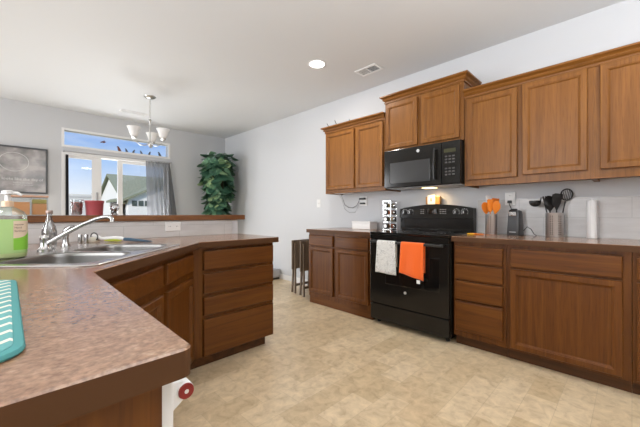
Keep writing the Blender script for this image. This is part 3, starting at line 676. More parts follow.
MB().box(0.010, 0.202, 2.888, 3.012, 1.2125, 1.226, 0.003).build('lid', plain('pale_wood', (0.50, 0.30, 0.20), 0.5), o)
o = jar_at('glass_jar', 'clear glass jar of mottled brown contents on the bar ledge', 'jar', 0.365, 2.94)
def mottled():
    m, t, p = newmat('mottled_contents'); v = tex(t, 'ShaderNodeTexVoronoi'); v.inputs['Scale'].default_value = 70
    k = ramp(t, v.outputs['Color'], [(0.2, (0.16, 0.09, 0.08)), (0.5, (0.36, 0.30, 0.28)), (0.8, (0.42, 0.14, 0.12))]); t.links.new(k.outputs[0], p.inputs['Base Color']); p.inputs['Roughness'].default_value = 0.6; return m
J = T3(0.365, 2.94, ZL)
MB(J).lathe([(0.030, 0.004), (0.034, 0.05), (0.037, 0.098)], n=24).build('contents', mottled(), o, smooth=50)
MB(J).lathe([(0.033, 0), (0.039, 0.06), (0.043, 0.118), (0.041, 0.118), (0.0385, 0.098), (0.031, 0.003)], n=24, cap1=True).build('glass', JARGLASS, o, smooth=50)
o = jar_at('flower_pot', 'small dark red pot on the bar ledge beside the glass jar', 'pot', 0.473, 2.94)
J = T3(0.473, 2.94, ZL)
MB(J).lathe([(0.054, 0), (0.059, 0.09), (0.062, 0.094), (0.063, 0.112), (0.058, 0.112), (0.054, 0.085)], n=28).build('body', REDPOT, o, smooth=40)
o = jar_at('glass_ornament', 'small round clear glass ornament on the bar ledge', 'ornament', 0.605, 2.94)
J = T3(0.605, 2.94, ZL)
MB(J).lathe([(0.024, 0), (0.026, 0.008), (0.012, 0.022), (0.022, 0.034), (0.033, 0.052), (0.034, 0.068), (0.026, 0.088), (0.014, 0.098)], n=24).build('globe', clear_glass('ornament_glass', (0.7, 0.7, 0.7), 0.9), o, smooth=60)
MB(J).lathe([(0.012, 0.030), (0.018, 0.045), (0.019, 0.06), (0.01, 0.078)], n=16).build('core', CHROME, o, smooth=60)

# ------------------------------------------------------------------ window wall: poster, curtain, birds
def postermat():
    m, t, p = newmat('poster_print'); n = tex(t, 'ShaderNodeTexNoise', (5, 1, 7)); n.inputs['Scale'].default_value = 1.0; n.inputs['Detail'].default_value = 4
    k = ramp(t, n.outputs[0], [(0.35, (0.16, 0.155, 0.155)), (0.5, (0.27, 0.25, 0.245)), (0.62, (0.42, 0.39, 0.375))]); t.links.new(k.outputs[0], p.inputs['Base Color']); p.inputs['Roughness'].default_value = 0.25; p.inputs['Coat Weight'].default_value = 0.6; p.inputs['Coat Roughness'].default_value = 0.05; return m
po = thing('framed_poster', 'framed grey poster with white lettering on the window wall', 'poster', (0.03, YW, 1.39))
PX0, PX1, PZ0, PZ1 = -0.36, 0.415, 1.39, 2.05
m = MB(); rectframe(m, PX0, PX1, PZ0, PZ1, YW-0.026, YW-0.001, 0.022); m.build('frame', plain('charcoal_frame', (0.07, 0.072, 0.078), 0.4), po)
pr = MB().box(PX0+0.022, PX1-0.022, YW-0.014, YW-0.006, PZ0+0.022, PZ1-0.022).build('print', postermat(), po)
TPo = frame((0.08, YW-0.0145, 0), (1, 0, 0), (0, -1, 0))
def TPa(u, z): return frame((u, YW-0.0145, z), (1, 0, 0), (0, -1, 0))
PW = plain('poster_white', (0.62, 0.61, 0.60), 0.5)
text('looks like the day of', TPa(0.15, 1.575), 0.052, PW, pr, 'poster_text'); text('anything can happen', TPa(0.15, 1.535), 0.024, PW, pr, 'poster_text'); text('on a morning like this one', TPa(0.15, 1.503), 0.02, PW, pr, 'poster_text')
m = MB(); m.tube([(0.06+0.15*math.cos(a), YW-0.0145, 1.83+0.13*math.sin(a)) for a in [2*PI*k/36 for k in range(37)]], 0.003, 6); m.build('printed_ring', PW, pr)
# curtain
def curtainmat():
    m, t, p = newmat('sheer_grey_curtain'); o_ = t.nodes['Material Output']; p.inputs['Base Color'].default_value = (0.15, 0.15, 0.155, 1); p.inputs['Roughness'].default_value = 0.9
    a = t.nodes.new('ShaderNodeBsdfTransparent'); tl = t.nodes.new('ShaderNodeBsdfTranslucent'); tl.inputs[0].default_value = (0.26, 0.26, 0.27, 1)
    x = t.nodes.new('ShaderNodeMixShader'); x.inputs[0].default_value = 0.4; t.links.new(p.outputs[0], x.inputs[1]); t.links.new(tl.outputs[0], x.inputs[2])
    y = t.nodes.new('ShaderNodeMixShader'); y.inputs[0].default_value = 0.22; t.links.new(x.outputs[0], y.inputs[1]); t.links.new(a.outputs[0], y.inputs[2]); t.links.new(y.outputs[0], o_.inputs[0]); return m
def curtain(label, x0t, x1t, x0b, x1b, amp, folds, mat, ztop):
    o = thing('curtain', label, 'curtain', ((x0t+x1t)/2, YW-0.07, 0))
    m = MB(); rows = []; NU = 80; NV = 16
    for i in range(NU+1):
        s = i/NU; col = []
        for k in range(NV+1):
            f = k/NV; z = ztop-(ztop-0.04)*f; g = min(1, f*2.0)
            s2 = s+0.35*(s*(1-s))*(1 if s > 0.4 else s/0.4)
            x = (x0t+(x1t-x0t)*s)*(1-g)+(x0b+(x1b-x0b)*s)*g
            am = amp*(0.35+0.65*s)
            y = YW-0.075+am*math.sin(2*PI*folds*s**1.5+0.4*f)
            col.append(m.v((x, y, z)))
        rows.append(col)
    for A, B in zip(rows, rows[1:]):
        for k in range(NV): m.face([A[k], A[k+1], B[k+1], B[k]])
    m.build('cloth', mat, o, smooth=80); return o
curtain('sheer grey curtain drawn to the right side of the patio door', 1.715, 2.115, 1.74, 2.25, 0.035, 7, curtainmat(), 2.035)
m = MB().tube([(1.66, YW-0.075, 2.04), (2.14, YW-0.075, 2.04)], 0.008, 8)
curtain('narrow black curtain bunched at the left edge of the patio door', 0.615, 0.65, 0.615, 0.655, 0.012, 3, plain('black_cloth', (0.012, 0.012, 0.013), 0.9), 2.0)
rod = thing('curtain_rod', 'slim grey rod carrying the curtain over the patio door', 'curtain rod', (1.4, YW-0.075, 2.05))
MB().tube([(0.59, YW-0.055, 2.052), (2.16, YW-0.055, 2.052)], 0.008, 8).build('bar', GREY, rod)
for x in (0.60, 2.15): MB().box(x-0.01, x+0.01, YW-0.063, YW-0.0105, 2.042, 2.062).build('bracket', GREY, rod)
m.bm.free()
# bird stickers on the transom glass
BIRDM = [plain('rust_bird', (0.20, 0.07, 0.05), 0.6), plain('slate_bird', (0.10, 0.11, 0.14), 0.6)]
def bird_poly(kind):
    if kind == 'fly': return [(-0.05, 0.012), (-0.02, 0.012), (-0.045, -0.02), (-0.01, -0.005), (0.01, -0.012), (0.028, 0.0), (0.042, 0.01), (0.03, 0.018), (0.02, 0.014), (0.016, 0.04), (0.002, 0.018)]
    return [(-0.036, 0.060), (-0.028, 0.070), (-0.016, 0.074), (-0.006, 0.068), (0.002, 0.054), (0.014, 0.036), (0.022, 0.018), (0.034, -0.004), (0.016, 0.004), (0.006, 0.0), (0.002, -0.010), (-0.008, -0.010), (-0.010, 0.002), (-0.020, 0.012), (-0.024, 0.03), (-0.022, 0.05)]
birds = [(1.115, 2.285, 'fly', 0, 1.0, 1, 'reddish flying bird sticker high on the transom glass'), (1.345, 2.172, 'sit', 0, 1.1, 1, 'first perched bird from the left on the transom glass, rust coloured'),
         (1.455, 2.172, 'sit', 1, 0.8, 1, 'second perched bird from the left on the transom glass'), (1.56, 2.172, 'sit', 1, 0.75, -1, 'third perched bird from the left on the transom glass'),
         (1.685, 2.172, 'sit', 1, 0.75, 1, 'fourth perched bird from the left on the transom glass'), (1.815, 2.172, 'sit', 1, 0.8, -1, 'fifth perched bird from the left on the transom glass'), (1.99, 2.172, 'sit', 1, 1.0, 1, 'perched bird at the right end of the transom glass')]
for x, z, k, c_, s, fl, lab in birds:
    pol = [(x+fl*s*a, z+s*b) for a, b in bird_poly(k)]
    m = MB(); m.loft([[(a, YW+0.0685, b) for a, b in pol], [(a, YW+0.0665, b) for a, b in pol]])
    tag(m.build('bird_sticker', BIRDM[c_]), lab, 'sticker', 'bird stickers on the transom window')

# ------------------------------------------------------------------ chandelier
cx, cy = 1.37, 4.65
ch = thing('chandelier', 'brushed nickel chandelier with three frosted bell shades by the window', 'chandelier', (cx, cy, HC))
J = T3(cx, cy, 0)
MB(J).lathe([(0.012, HC-0.036), (0.05, HC-0.026), (0.07, HC-0.008), (0.072, HC-0.0005)], n=28).build('canopy', NICKEL, ch, smooth=40)
chn = MB()
for k in range(9):
    z = HC-0.05-0.031*k; a = 0 if k % 2 else PI/2
    chn.tube([(cx+0.009*math.cos(t)*math.cos(a), cy+0.009*math.cos(t)*math.sin(a), z+0.018*math.sin(t)) for t in [2*PI*q/10 for q in range(11)]], 0.0028, 6)
chn.build('chain', NICKEL, ch)
MB(J).lathe([(0.006, 2.395), (0.016, 2.385), (0.02, 2.372), (0.009, 2.36), (0.007, 2.27), (0.011, 2.23), (0.007, 2.19), (0.009, 2.10), (0.022, 2.07), (0.026, 2.04), (0.014, 2.015), (0.005, 2.00)], n=20).build('stem', NICKEL, ch, smooth=50)
for k in range(3):
    a = math.radians(65+120*k) ; dx, dy = math.cos(a), math.sin(a); R_ = 0.20
    def AP(r, z): return (cx+dx*r, cy+dy*r, z)
    arm = MB().tube([AP(0.015, 2.05), AP(0.06, 2.025), AP(0.11, 2.02), AP(0.155, 2.04), AP(R_, 2.075), AP(R_, 2.10)], 0.006, 8).build('arm', NICKEL, ch, smooth=60)
    MB(T3(cx+dx*R_, cy+dy*R_, 2.09)).lathe([(0.012, 0.0), (0.03, 0.008), (0.032, 0.026), (0.028, 0.03)], n=20).build('cup', NICKEL, arm, smooth=40)
    MB(T3(cx+dx*R_, cy+dy*R_, 2.11)).lathe([(0.033, 0.012), (0.045, 0.03), (0.055, 0.06), (0.066, 0.10), (0.084, 0.135), (0.081, 0.135), (0.063, 0.10), (0.052, 0.06), (0.042, 0.03), (0.030, 0.014)], n=28, cap1=True).build('shade', FROST, arm, smooth=60)

# ------------------------------------------------------------------ ceiling fittings
o = thing('recessed_light', 'lit round recessed light in the kitchen ceiling', 'ceiling light', (2.334, 2.379, HC))
MB(T3(2.334, 2.379, HC)).lathe([(0.079, -0.0005), (0.100, -0.0005), (0.100, -0.004), (0.083, -0.007), (0.079, -0.004)], n=32, cap0=False, cap1=False).build('trim_ring', WHITE, o, smooth=40)
MB(T3(2.334, 2.379, HC)).lathe([(0.078, -0.0005), (0.078, -0.003), (0.04, -0.006)], n=32).build('lens', LENS, o)
lamp('recessed_lamp', 'AREA', (2.334, 2.379, HC-0.012), (0, 0, 0), 16, (1, 0.94, 0.86), 0.12)
def vent(label, x0, x1, y0, y1, halves, along_y):
    o = thing('ceiling_vent', label, 'vent', ((x0+x1)/2, (y0+y1)/2, HC))
    b = 0.022; m = MB(); z0, z1 = HC-0.008, HC-0.0005
    m.box(x0, x1, y0, y0+b, z0, z1); m.box(x0, x1, y1-b, y1, z0, z1); m.box(x0, x0+b, y0+b, y1-b, z0, z1); m.box(x1-b, x1, y0+b, y1-b, z0, z1)
    if along_y: m.box(x0+b, x1-b, (y0+y1)/2-0.006, (y0+y1)/2+0.006, z0, z1)
    m.build('frame', WHITE, o)
    MB().box(x0+b, x1-b, y0+b, y1-b, HC-0.0012, HC-0.0004).build('duct', plain('duct_dark', (0.03, 0.03, 0.03), 0.8), o)
    n = 9; m = MB()
    for half in ((0, 1) if along_y else (0,)):
        n = 9 if half or not along_y else 6
        if along_y: ya, yb = ((y0+b, (y0+y1)/2-0.006), ((y0+y1)/2+0.006, y1-b))[half]
        for k in range(n):
            if along_y:
                x = x0+b+(x1-x0-2*b)*(k+0.5)/n; t = 0.005 if half else -0.0022
                m.loft([[(x-0.004-t, ya, HC-0.0068), (x-0.003-t, ya, HC-0.0074), (x+0.004+t, ya, HC-0.0022), (x+0.003+t, ya, HC-0.0016)], [(x-0.004-t, yb, HC-0.0068), (x-0.003-t, yb, HC-0.0074), (x+0.004+t, yb, HC-0.0022), (x+0.003+t, yb, HC-0.0016)]])
            else:
                y = y0+b+(y1-y0-2*b)*(k+0.5)/n; m.box(x0+b, x1-b, y-0.003, y+0.001, HC-0.0075, HC-0.0014)
    m.build('louvres', WHITE, o)
vent('white two-bank ceiling vent beside the recessed light', 2.755, 2.92, 1.93, 2.21, 2, True)
vent('slim ceiling vent near the chandelier', 1.21, 1.58, 5.50, 5.62, 1, False)

# ------------------------------------------------------------------ corner plant
def leafmat():
    m, t, p = newmat('plant_leaf'); i = t.nodes.new('ShaderNodeNewGeometry')
    k = ramp(t, i.outputs['Random Per Island'], [(0.0, (0.03, 0.085, 0.055)), (0.45, (0.065, 0.16, 0.095)), (0.8, (0.15, 0.29, 0.17)), (1.0, (0.36, 0.48, 0.24))])
    t.links.new(k.outputs[0], p.inputs['Base Color']); p.inputs['Roughness'].default_value = 0.35; return m
px, py = 2.84, 5.60
pl = thing('leafy_plant', 'tall leafy green plant in the far corner beyond the bar ledge', 'plant', (px, py, 0))
MB(T3(px, py, 0)).lathe([(0.13, 0.0), (0.17, 0.30), (0.18, 0.31), (0.18, 0.34), (0.16, 0.34), (0.15, 0.28)], n=28).build('pot', plain('dark_pot', (0.06, 0.05, 0.045), 0.5), pl, smooth=40)
m = MB()
for k in range(5):
    a = 2*PI*k/5; m.tube([(px+0.05*math.cos(a), py+0.05*math.sin(a), 0.28), (px+0.07*math.cos(a+1), py+0.07*math.sin(a+1), 0.9), (px+0.10*math.cos(a+1.6), py+0.10*math.sin(a+1.6), 1.6), (px+0.08*math.cos(a+2), py+0.08*math.sin(a+2), 2.1)], 0.011, 6)
m.build('stems', plain('plant_stem', (0.08, 0.06, 0.03), 0.8), pl)
m = MB()
def leaf(c, out, droop, L, w, tw):
    d = (Vector(out)*math.cos(droop)+Vector((0, 0, -1))*math.sin(droop)).normalized()
    s = Vector((-out[1], out[0], 0)); s = (s*math.cos(tw)+d.cross(s)*math.sin(tw)).normalized(); nn = s.cross(d)
    if c[0]+d.x*L > XW-0.06 or c[1]+d.y*L > YW-0.06: return
    pts = []
    for f, ww in ((0, 0.05), (0.12, 0.62), (0.35, 1.0), (0.65, 0.9), (0.88, 0.45), (1, 0.02)):
        cc = Vector(c)+d*L*f-nn*(-0.10*L*math.sin(f*PI))*1
        pts.append([m.v(cc-s*w*ww+nn*0.12*w*ww), m.v(cc), m.v(cc+s*w*ww+nn*0.12*w*ww)])
    for A, B in zip(pts, pts[1:]):
        m.face([A[0], A[1], B[1], B[0]]); m.face([A[1], A[2], B[2], B[1]])
for k in range(560):
    z = 0.80+1.38*(random.random()**0.9); f = (z-0.80)/1.38
    rad = (0.17+0.16*min(1, f*1.5))*(0.78+0.25*random.random())
    if f > 0.93: rad *= 0.8*random.random()+0.2
    a = random.random()*2*PI; out = (math.cos(a), math.sin(a), 0)
    leaf((px+rad*0.75*out[0], py+rad*0.75*out[1], z+0.07), out, math.radians(random.uniform(25, 85) if f < 0.93 else random.uniform(-10, 40)), random.uniform(0.13, 0.19), random.uniform(0.06, 0.085), random.uniform(-0.5, 0.5))
fo = m.build('foliage', leafmat(), pl, smooth=60)
# the recalculated normals of open leaves do not matter: the material is two-sided

# ------------------------------------------------------------------ wall plates
def plate(T, name, label, cat, wd, ht, kind):
    c = T @ Vector((0, 0, 0)); o = thing(name, label, cat, tuple(c))
    MB(T).rectprof(-wd/2, wd/2, -ht/2, ht/2, [(0, 0.0004), (0, 0.003), (0.004, 0.0055)]).build('cover_plate', WPLAST, o)
    return o
def outlet_face(T, o, cxs, vertical=True):
    for du, dv_ in cxs:
        MB(T).box(du-0.016, du+0.016, 0.0058, 0.0072, dv_-0.014, dv_+0.014, 0.001).build('receptacle', WPLAST, o)
        q = MB(T)
        for s in (-1, 1): q.box(du+s*0.006-0.0012, du+s*0.006+0.0012, 0.0073, 0.0077, dv_-0.004, dv_+0.006)
        q.build('slots', BLACKM, o)
WR = lambda y, z: frame((XW, y, z), (0, -1, 0), (-1, 0, 0))
T = WR(3.297, 1.254); o = plate(T, 'light_switch', 'white light switch on the wall left of the stove cabinets', 'light switch', 0.075, 0.118, 's')
MB(T).box(-0.006, 0.006, 0.0056, 0.014, -0.012, 0.012, 0.002).build('toggle', WPLAST, o)
T = frame((XW-0.008, 0.79, 1.238), (0, -1, 0), (-1, 0, 0)); o = plate(T, 'wall_outlet', 'white outlet above the grey can opener', 'outlet', 0.085, 0.118, 'o'); outlet_face(T, o, ((0, 0.028), (0, -0.028)))
T = WR(2.47, 1.265); o = plate(T, 'wall_outlet', 'white outlet with black plugs under the left wall cabinet', 'outlet', 0.12, 0.118, 'o'); outlet_face(T, o, ((-0.025, 0.028), (0.025, 0.028), (-0.025, -0.028), (0.025, -0.028)))
pg = thing('power_plug', 'upper black plug in the outlet under the left wall cabinet', 'plug', (XW-0.03, 2.46, 1.293)); MB(T).box(-0.04, 0.045, 0.0085, 0.045, 0.017, 0.042, 0.004).build('body', BLACKM, pg)
pg = thing('power_plug', 'lower black plug in the outlet under the left wall cabinet', 'plug', (XW-0.03, 2.46, 1.237)); MB(T).box(-0.03, 0.035, 0.0085, 0.042, -0.042, -0.020, 0.004).build('body', BLACKM, pg)
T = frame((0.997, 2.770, 0.992), (1, 0, 0), (0, -1, 0)); o = plate(T, 'wall_outlet', 'white sideways outlet in the backsplash behind the sink', 'outlet', 0.125, 0.078, 'o'); outlet_face(T, o, ((0.03, 0), (-0.03, 0)))
# under-cabinet light and its cord
o = thing('cabinet_light', 'slim light bar under the left wall cabinet with a hanging cord', 'light', (3.1, 2.62, 1.37))
MB().box(3.04, 3.14, 2.50, 2.78, 1.362, 1.3775, 0.003).build('housing', WPLAST, o)
MB().tube([(3.13, 2.74, 1.364), (3.19, 2.76, 1.31), (3.24, 2.76, 1.22), (3.255, 2.71, 1.185), (3.258, 2.64, 1.178), (3.258, 2.57, 1.21), (3.24, 2.52, 1.268), (3.232, 2.51, 1.285)], 0.003, 6).build('cord', BLACKM, o, smooth=60)
MB().tube([(3.13, 2.77, 1.364), (3.22, 2.80, 1.30), (3.255, 2.78, 1.17), (3.26, 2.70, 1.115), (3.26, 2.60, 1.12), (3.25, 2.545, 1.19), (3.236, 2.52, 1.235)], 0.0025, 6).build('cord', GREY, o, smooth=60)

# ------------------------------------------------------------------ left counter: spice tower, white box
ZC = 0.9125
sp = thing('spice_rack', 'chrome spice tower of stacked jars left of the stove', 'spice rack', (3.09, 1.975, ZC), math.radians(0))
SX0, SX1, SY0, SY1 = 3.04, 3.17, 1.915, 2.025
m = MB(); m.box(SX0, SX1, SY0, SY1, ZC, ZC+0.016, 0.004); m.build('base', CHROME, sp)
MB().box(SX0, SX1, SY0, SY1, ZC+0.325, ZC+0.338, 0.004).build('top', CHROME, sp)
for x in (SX0+0.006, SX1-0.006):
    for y in (SY0+0.006, SY1-0.006): MB().tube([(x, y, ZC+0.016), (x, y, ZC+0.325)], 0.004, 8).build('post', CHROME, sp)
m = MB()
for k in range(1, 4): m.box(SX0+0.006, SX1-0.006, SY0+0.006, SY1-0.006, ZC+0.014+0.078*k, ZC+0.017+0.078*k)
m.build('shelves', CHROME, sp)
SPICE = [plain('spice_a', (0.25, 0.12, 0.05), 0.8), plain('spice_b', (0.10, 0.09, 0.05), 0.8), plain('spice_c', (0.35, 0.10, 0.04), 0.8), plain('spice_d', (0.45, 0.33, 0.18), 0.8)]
tier = ['bottom', 'second', 'third', 'top']
for side in (0, 1):
    for k in range(4):
        z = ZC+0.017+0.078*k+0.0305
        o = thing('spice_jar', 'spice jar on the %s tier of the chrome tower, %s' % (tier[k], 'facing the room' if side == 0 else 'on the side toward the stove'), 'jar', (SX0 if side == 0 else SX0+0.08, SY0+0.070 if side == 0 else SY0, z), 0, 'jars in the chrome spice tower')
        if side == 0:
            cc = (0, SY0+0.070, z); MB().lathe([(0.026, SX0+0.060), (0.026, SX0+0.016)], cc, 20, 0).build('jar', SPICE[k], o, smooth=40)
            MB().lathe([(0.0285, SX0+0.0155), (0.0285, SX0-0.004), (0.024, SX0-0.007)], cc, 20, 0).build('lid', BLACKM, o, smooth=40)
            MB().lathe([(0.0225, SX0-0.0072), (0.020, SX0-0.0085)], cc, 20, 0).build('lid_badge', SILVER, o)
        else:
            cc = (SX0+0.089, 0, z); MB().lathe([(0.026, SY0+0.044), (0.026, SY0+0.016)], cc, 20, 1).build('jar', SPICE[(k+2) % 4], o, smooth=40)
            MB().lathe([(0.0285, SY0+0.0155), (0.0285, SY0-0.004), (0.024, SY0-0.007)], cc, 20, 1).build('lid', CHROME, o, smooth=40)
o = thing('white_box', 'low white box on the counter left of the stove', 'box', (3.12, 2.34, ZC))
MB().box(3.05, 3.20, 2.21, 2.48, ZC, ZC+0.075, 0.004).build('body', WPLAST, o)
MB().box(3.045, 3.205, 2.205, 2.485, ZC+0.076, ZC+0.095, 0.004).build('lid', WPLAST, o)
o = thing('wooden_box', 'small wooden box with a white face on top of the stove back panel', 'box', (3.222, 1.49, 1.2))
BRASS = plain('honey_wood', (0.50, 0.25, 0.07), 0.35)
MB().box(3.205, 3.245, 1.425, 1.585, 1.1995, 1.285, 0.008).build('case', BRASS, o)
MB().box(3.196, 3.2045, 1.475, 1.560, 1.2015, 1.300, 0.003).build('face', WPLAST, o)
MB(frame((3.196, 1.518, 1.253), (0, -1, 0), (-1, 0, 0))).rectprof(-0.008, 0.008, -0.02, 0.02, [(0, 0.0003), (0, 0.001)]).build('print', plain('rose_print', (0.55, 0.25, 0.18), 0.6), o)

# ------------------------------------------------------------------ right counter things
def perforated(mb, r, z0, z1, n_col, rows_z, angs):
    pass
def crock(name, label, x, y, r, h, hole_rows, hole_step):
    o = thing(name, label, 'holder', (x, y, ZC)); J = T3(x, y, ZC)
    MB(J).lathe([(r-0.002, 0.0005), (r, 0.003), (r, h-0.003), (r+0.0015, h-0.001), (r+0.0015, h), (r-0.002, h), (r-0.003, 0.006)], n=32, cap1=True).build('body', CROCK, o, smooth=40)
    q = MB(J)
    for k in range(n_rows := hole_rows):
        for a in range(int(2*PI*r/hole_step)):
            t = 2*PI*a/int(2*PI*r/hole_step)
            if math.cos(t+0.6*0-math.radians(225)) < 0.2 and False: continue
            if (a // 2) % 2: continue
            z = h*0.12+(h*0.74)*k/(hole_rows-1); d = Vector((math.cos(t), math.sin(t), 0)); s = Vector((-d.y, d.x, 0))
            lp = [[tuple(d*rr+s*0.0034*math.cos(b)+Vector((0, 0, z+0.0034*math.sin(b)))) for b in [2*PI*g/8 for g in range(8)]] for rr in (r-0.0005, r+0.0006)]
            q.loft(lp)
    q.build('hole', plain('hole_dark', (0.02, 0.02, 0.02), 0.6), o); return o
def utensil(name, label, kind, x, y, tip, L, mat, group, roll=0.0, z0=0.012, hs=1.0):
    """x,y: foot inside the holder; tip: (dx, dy) lean of the top; heads sit at the top"""
    o = thing(name, label, 'utensil', (x, y, ZC+z0), 0, group)
    a = Vector((x, y, ZC+z0)); d = Vector((tip[0], tip[1], 1)).normalized(); b = a+d*L*0.62; e = a+d*L; k_ = hs
    MB().tube([a, a+d*L*0.3, b], [0.006, 0.0055, 0.0045], 8).build('handle', mat, o, smooth=60)
    # head frame: d along, s across (turned to the room), nrm outwards
    view = Vector((-1, -1, 0)).normalized(); view = Matrix.Rotation(roll, 3, 'Z') @ view
    s = d.cross(view).normalized(); nrm = s.cross(d).normalized(); HL = L*0.38
    m = MB()
    def lp(prof, th, curve=0.0):
        rows = []
        for f, w in prof:
            c = b+d*HL*f+nrm*curve*math.sin(f*PI)
            w *= k_; rows.append([c-s*w-nrm*th, c-s*w+nrm*th, c+s*w+nrm*th, c+s*w-nrm*th])
        m.loft(rows)
    if kind == 'spoon': lp([(0, 0.005), (0.2, 0.02), (0.45, 0.031), (0.75, 0.029), (0.93, 0.017), (1, 0.004)], 0.003, 0.008)
    elif kind == 'turner': lp([(0, 0.005), (0.2, 0.012), (0.36, 0.034), (0.97, 0.040), (1, 0.037)], 0.002, -0.008)
    elif kind == 'spatula': lp([(0, 0.006), (0.18, 0.020), (0.3, 0.025), (0.95, 0.026), (1, 0.018)], 0.004)
    elif kind == 'ladle':
        c = b+Vector((tip[0], tip[1], 0)).normalized()*0.062+Vector((0, 0, 0.0)); m.bm.free(); m = MB(Matrix.Translation(c)); m.ball((0, 0, 0), (0.043, 0.043, 0.043), 18, 6, 0.15, -1.0)
        m.T = Matrix.Identity(4); m.tube([b, b+d*0.03, b+d*0.035+(c-b)*0.2, c-(c-b)*0.6], 0.005, 8)
    elif kind == 'skimmer':
        c = b+d*HL*0.55
        m.tube([c+s*0.048*math.cos(t)+d*0.045*math.sin(t) for t in [2*PI*k/28 for k in range(29)]], 0.005, 8)
        for k in range(-3, 4):
            hgt = 0.045*math.sqrt(max(0, 1-(k*0.0135/0.048)**2)); m.tube([c+s*k*0.0135-d*hgt, c+s*k*0.0135+d*hgt], 0.0032, 6)
        m.tube([b, b+d*HL*0.2], 0.005, 8)
    elif kind == 'masher':
        for k in range(-2, 3): m.tube([b+d*HL*0.1, b+d*HL*0.5+s*k*0.016, b+d*HL*0.9+s*k*0.02], 0.004, 6)
    m.build('head', mat, o, smooth=50); return o
# orange set (steel holder)
ox, oy = 3.07, 0.895
crock('utensil_holder', 'slim perforated steel holder of orange utensils near the stove', ox, oy, 0.047, 0.185, 9, 0.0165)
G = 'orange utensils in the slim steel holder'
utensil('cooking_spoon', 'orange spoon leaning left in the slim steel holder', 'spoon', ox-0.004, oy+0.012, (-0.02, 0.15), 0.285, ORANGE, G, 0.0, hs=1.1)
utensil('spatula', 'orange spatula at the middle front of the slim steel holder', 'spatula', ox-0.028, oy-0.001, (-0.02, 0.0), 0.305, ORANGE, G, 0.1)
utensil('cooking_spoon', 'orange spoon leaning right in the slim steel holder', 'spoon', ox-0.004, oy-0.012, (-0.02, -0.125), 0.292, ORANGE, G, -0.1, hs=1.1)
utensil('spatula', 'white-headed spatula standing tallest in the slim steel holder', 'spatula', ox+0.026, oy+0.013, (0.03, 0.06), 0.345, WPLAST, G, 0.0)
utensil('turner', 'orange turner behind the other orange utensils', 'turner', ox+0.016, oy-0.012, (0.04, -0.06), 0.315, plain('deep_orange', (0.72, 0.17, 0.01), 0.4), G, 0.3)
# orange scissors lying in front
sc_ = thing('scissors', 'orange-handled scissors lying beside the slim steel holder', 'scissors', (2.98, 1.0, ZC))
def ring(c, rx, ry, z, n=18): return [(c[0]+rx*math.cos(2*PI*k/n), c[1]+ry*math.sin(2*PI*k/n), z) for k in range(n+1)]
m = MB(); m.tube(ring((2.955, 1.030), 0.017, 0.026, ZC+0.0065), 0.006, 8); m.build('handle', YELLOW, sc_, smooth=60)
m = MB(); m.tube(ring((2.992, 1.022), 0.017, 0.030, ZC+0.0065), 0.006, 8); m.build('handle', ORANGE, sc_, smooth=60)
m = MB(); m.tube([(2.962, 1.006, ZC+0.006), (2.972, 0.975, ZC+0.006), (2.985, 0.93, ZC+0.006)], 0.0055, 8); m.tube([(2.990, 0.994, ZC+0.006), (2.985, 0.96, ZC+0.006), (2.975, 0.93, ZC+0.006)], 0.0055, 8); m.build('shank', ORANGE, sc_, smooth=60)
m = MB(); m.loft([[(2.98, 0.935, ZC+0.004), (2.993, 0.93, ZC+0.004), (2.992, 0.83, ZC+0.004)], [(2.98, 0.935, ZC+0.006), (2.993, 0.93, ZC+0.006), (2.992, 0.83, ZC+0.006)]]); m.build('blade', ORANGE, sc_)
# electric can opener
kx, ky = 3.165, 0.728
o = thing('can_opener', 'dark grey electric can opener below the outlet', 'can opener', (kx, ky, ZC), math.radians(-8))
def lpr(w, d, z, n=3, r=0.012, ox_=0): return [(x+ox_, y, z) for x, y in rrect(-d, d, -w, w, r, 4)]
MB().loft([lpr(0.049, 0.055, 0.0005), lpr(0.051, 0.057, 0.006), lpr(0.047, 0.050, 0.10), lpr(0.044, 0.046, 0.185), lpr(0.040, 0.040, 0.212), lpr(0.030, 0.03, 0.220)]).build('body', DKGREY, o, world=False, smooth=40)
MB().box(-0.066, -0.050, -0.030, 0.030, 0.168, 0.205, 0.004).build('cutter_plate', CHROME, o, world=False)
m = MB(); m.lathe([(0.013, -0.080), (0.013, -0.0665)], (0, 0.012, 0.182), 16, 0); m.build('drive_wheel', CHROME, o, world=False, smooth=40)
MB().tube([(-0.060, 0.025, 0.212), (-0.068, 0.0, 0.225), (-0.064, -0.04, 0.224)], 0.007, 8).build('lever', BLACKM, o, world=False, smooth=50)
MB().box(-0.0595, -0.057, -0.026, 0.026, 0.026, 0.031).build('badge', SILVER, o, world=False)
MB().tube([(0.03, -0.055, 0.04), (0.02, -0.085, 0.075), (0.02, -0.115, 0.055), (0.03, -0.135, 0.012), (0.06, -0.14, 0.004)], 0.0035, 6).build('cord', BLACKM, o, world=False, smooth=60)
pg = thing('power_plug', 'black plug with cord in the outlet above the can opener', 'plug', (XW-0.03, 0.79, 1.21))
MB().box(3.218, 3.2535, 0.775, 0.805, 1.196, 1.222, 0.004).build('body', BLACKM, pg)
MB().tube([(3.222, 0.79, 1.205), (3.205, 0.785, 1.185), (3.195, 0.77, 1.155), (3.19, 0.76, 1.12)], 0.0035, 6).build('cord', BLACKM, pg, smooth=60)
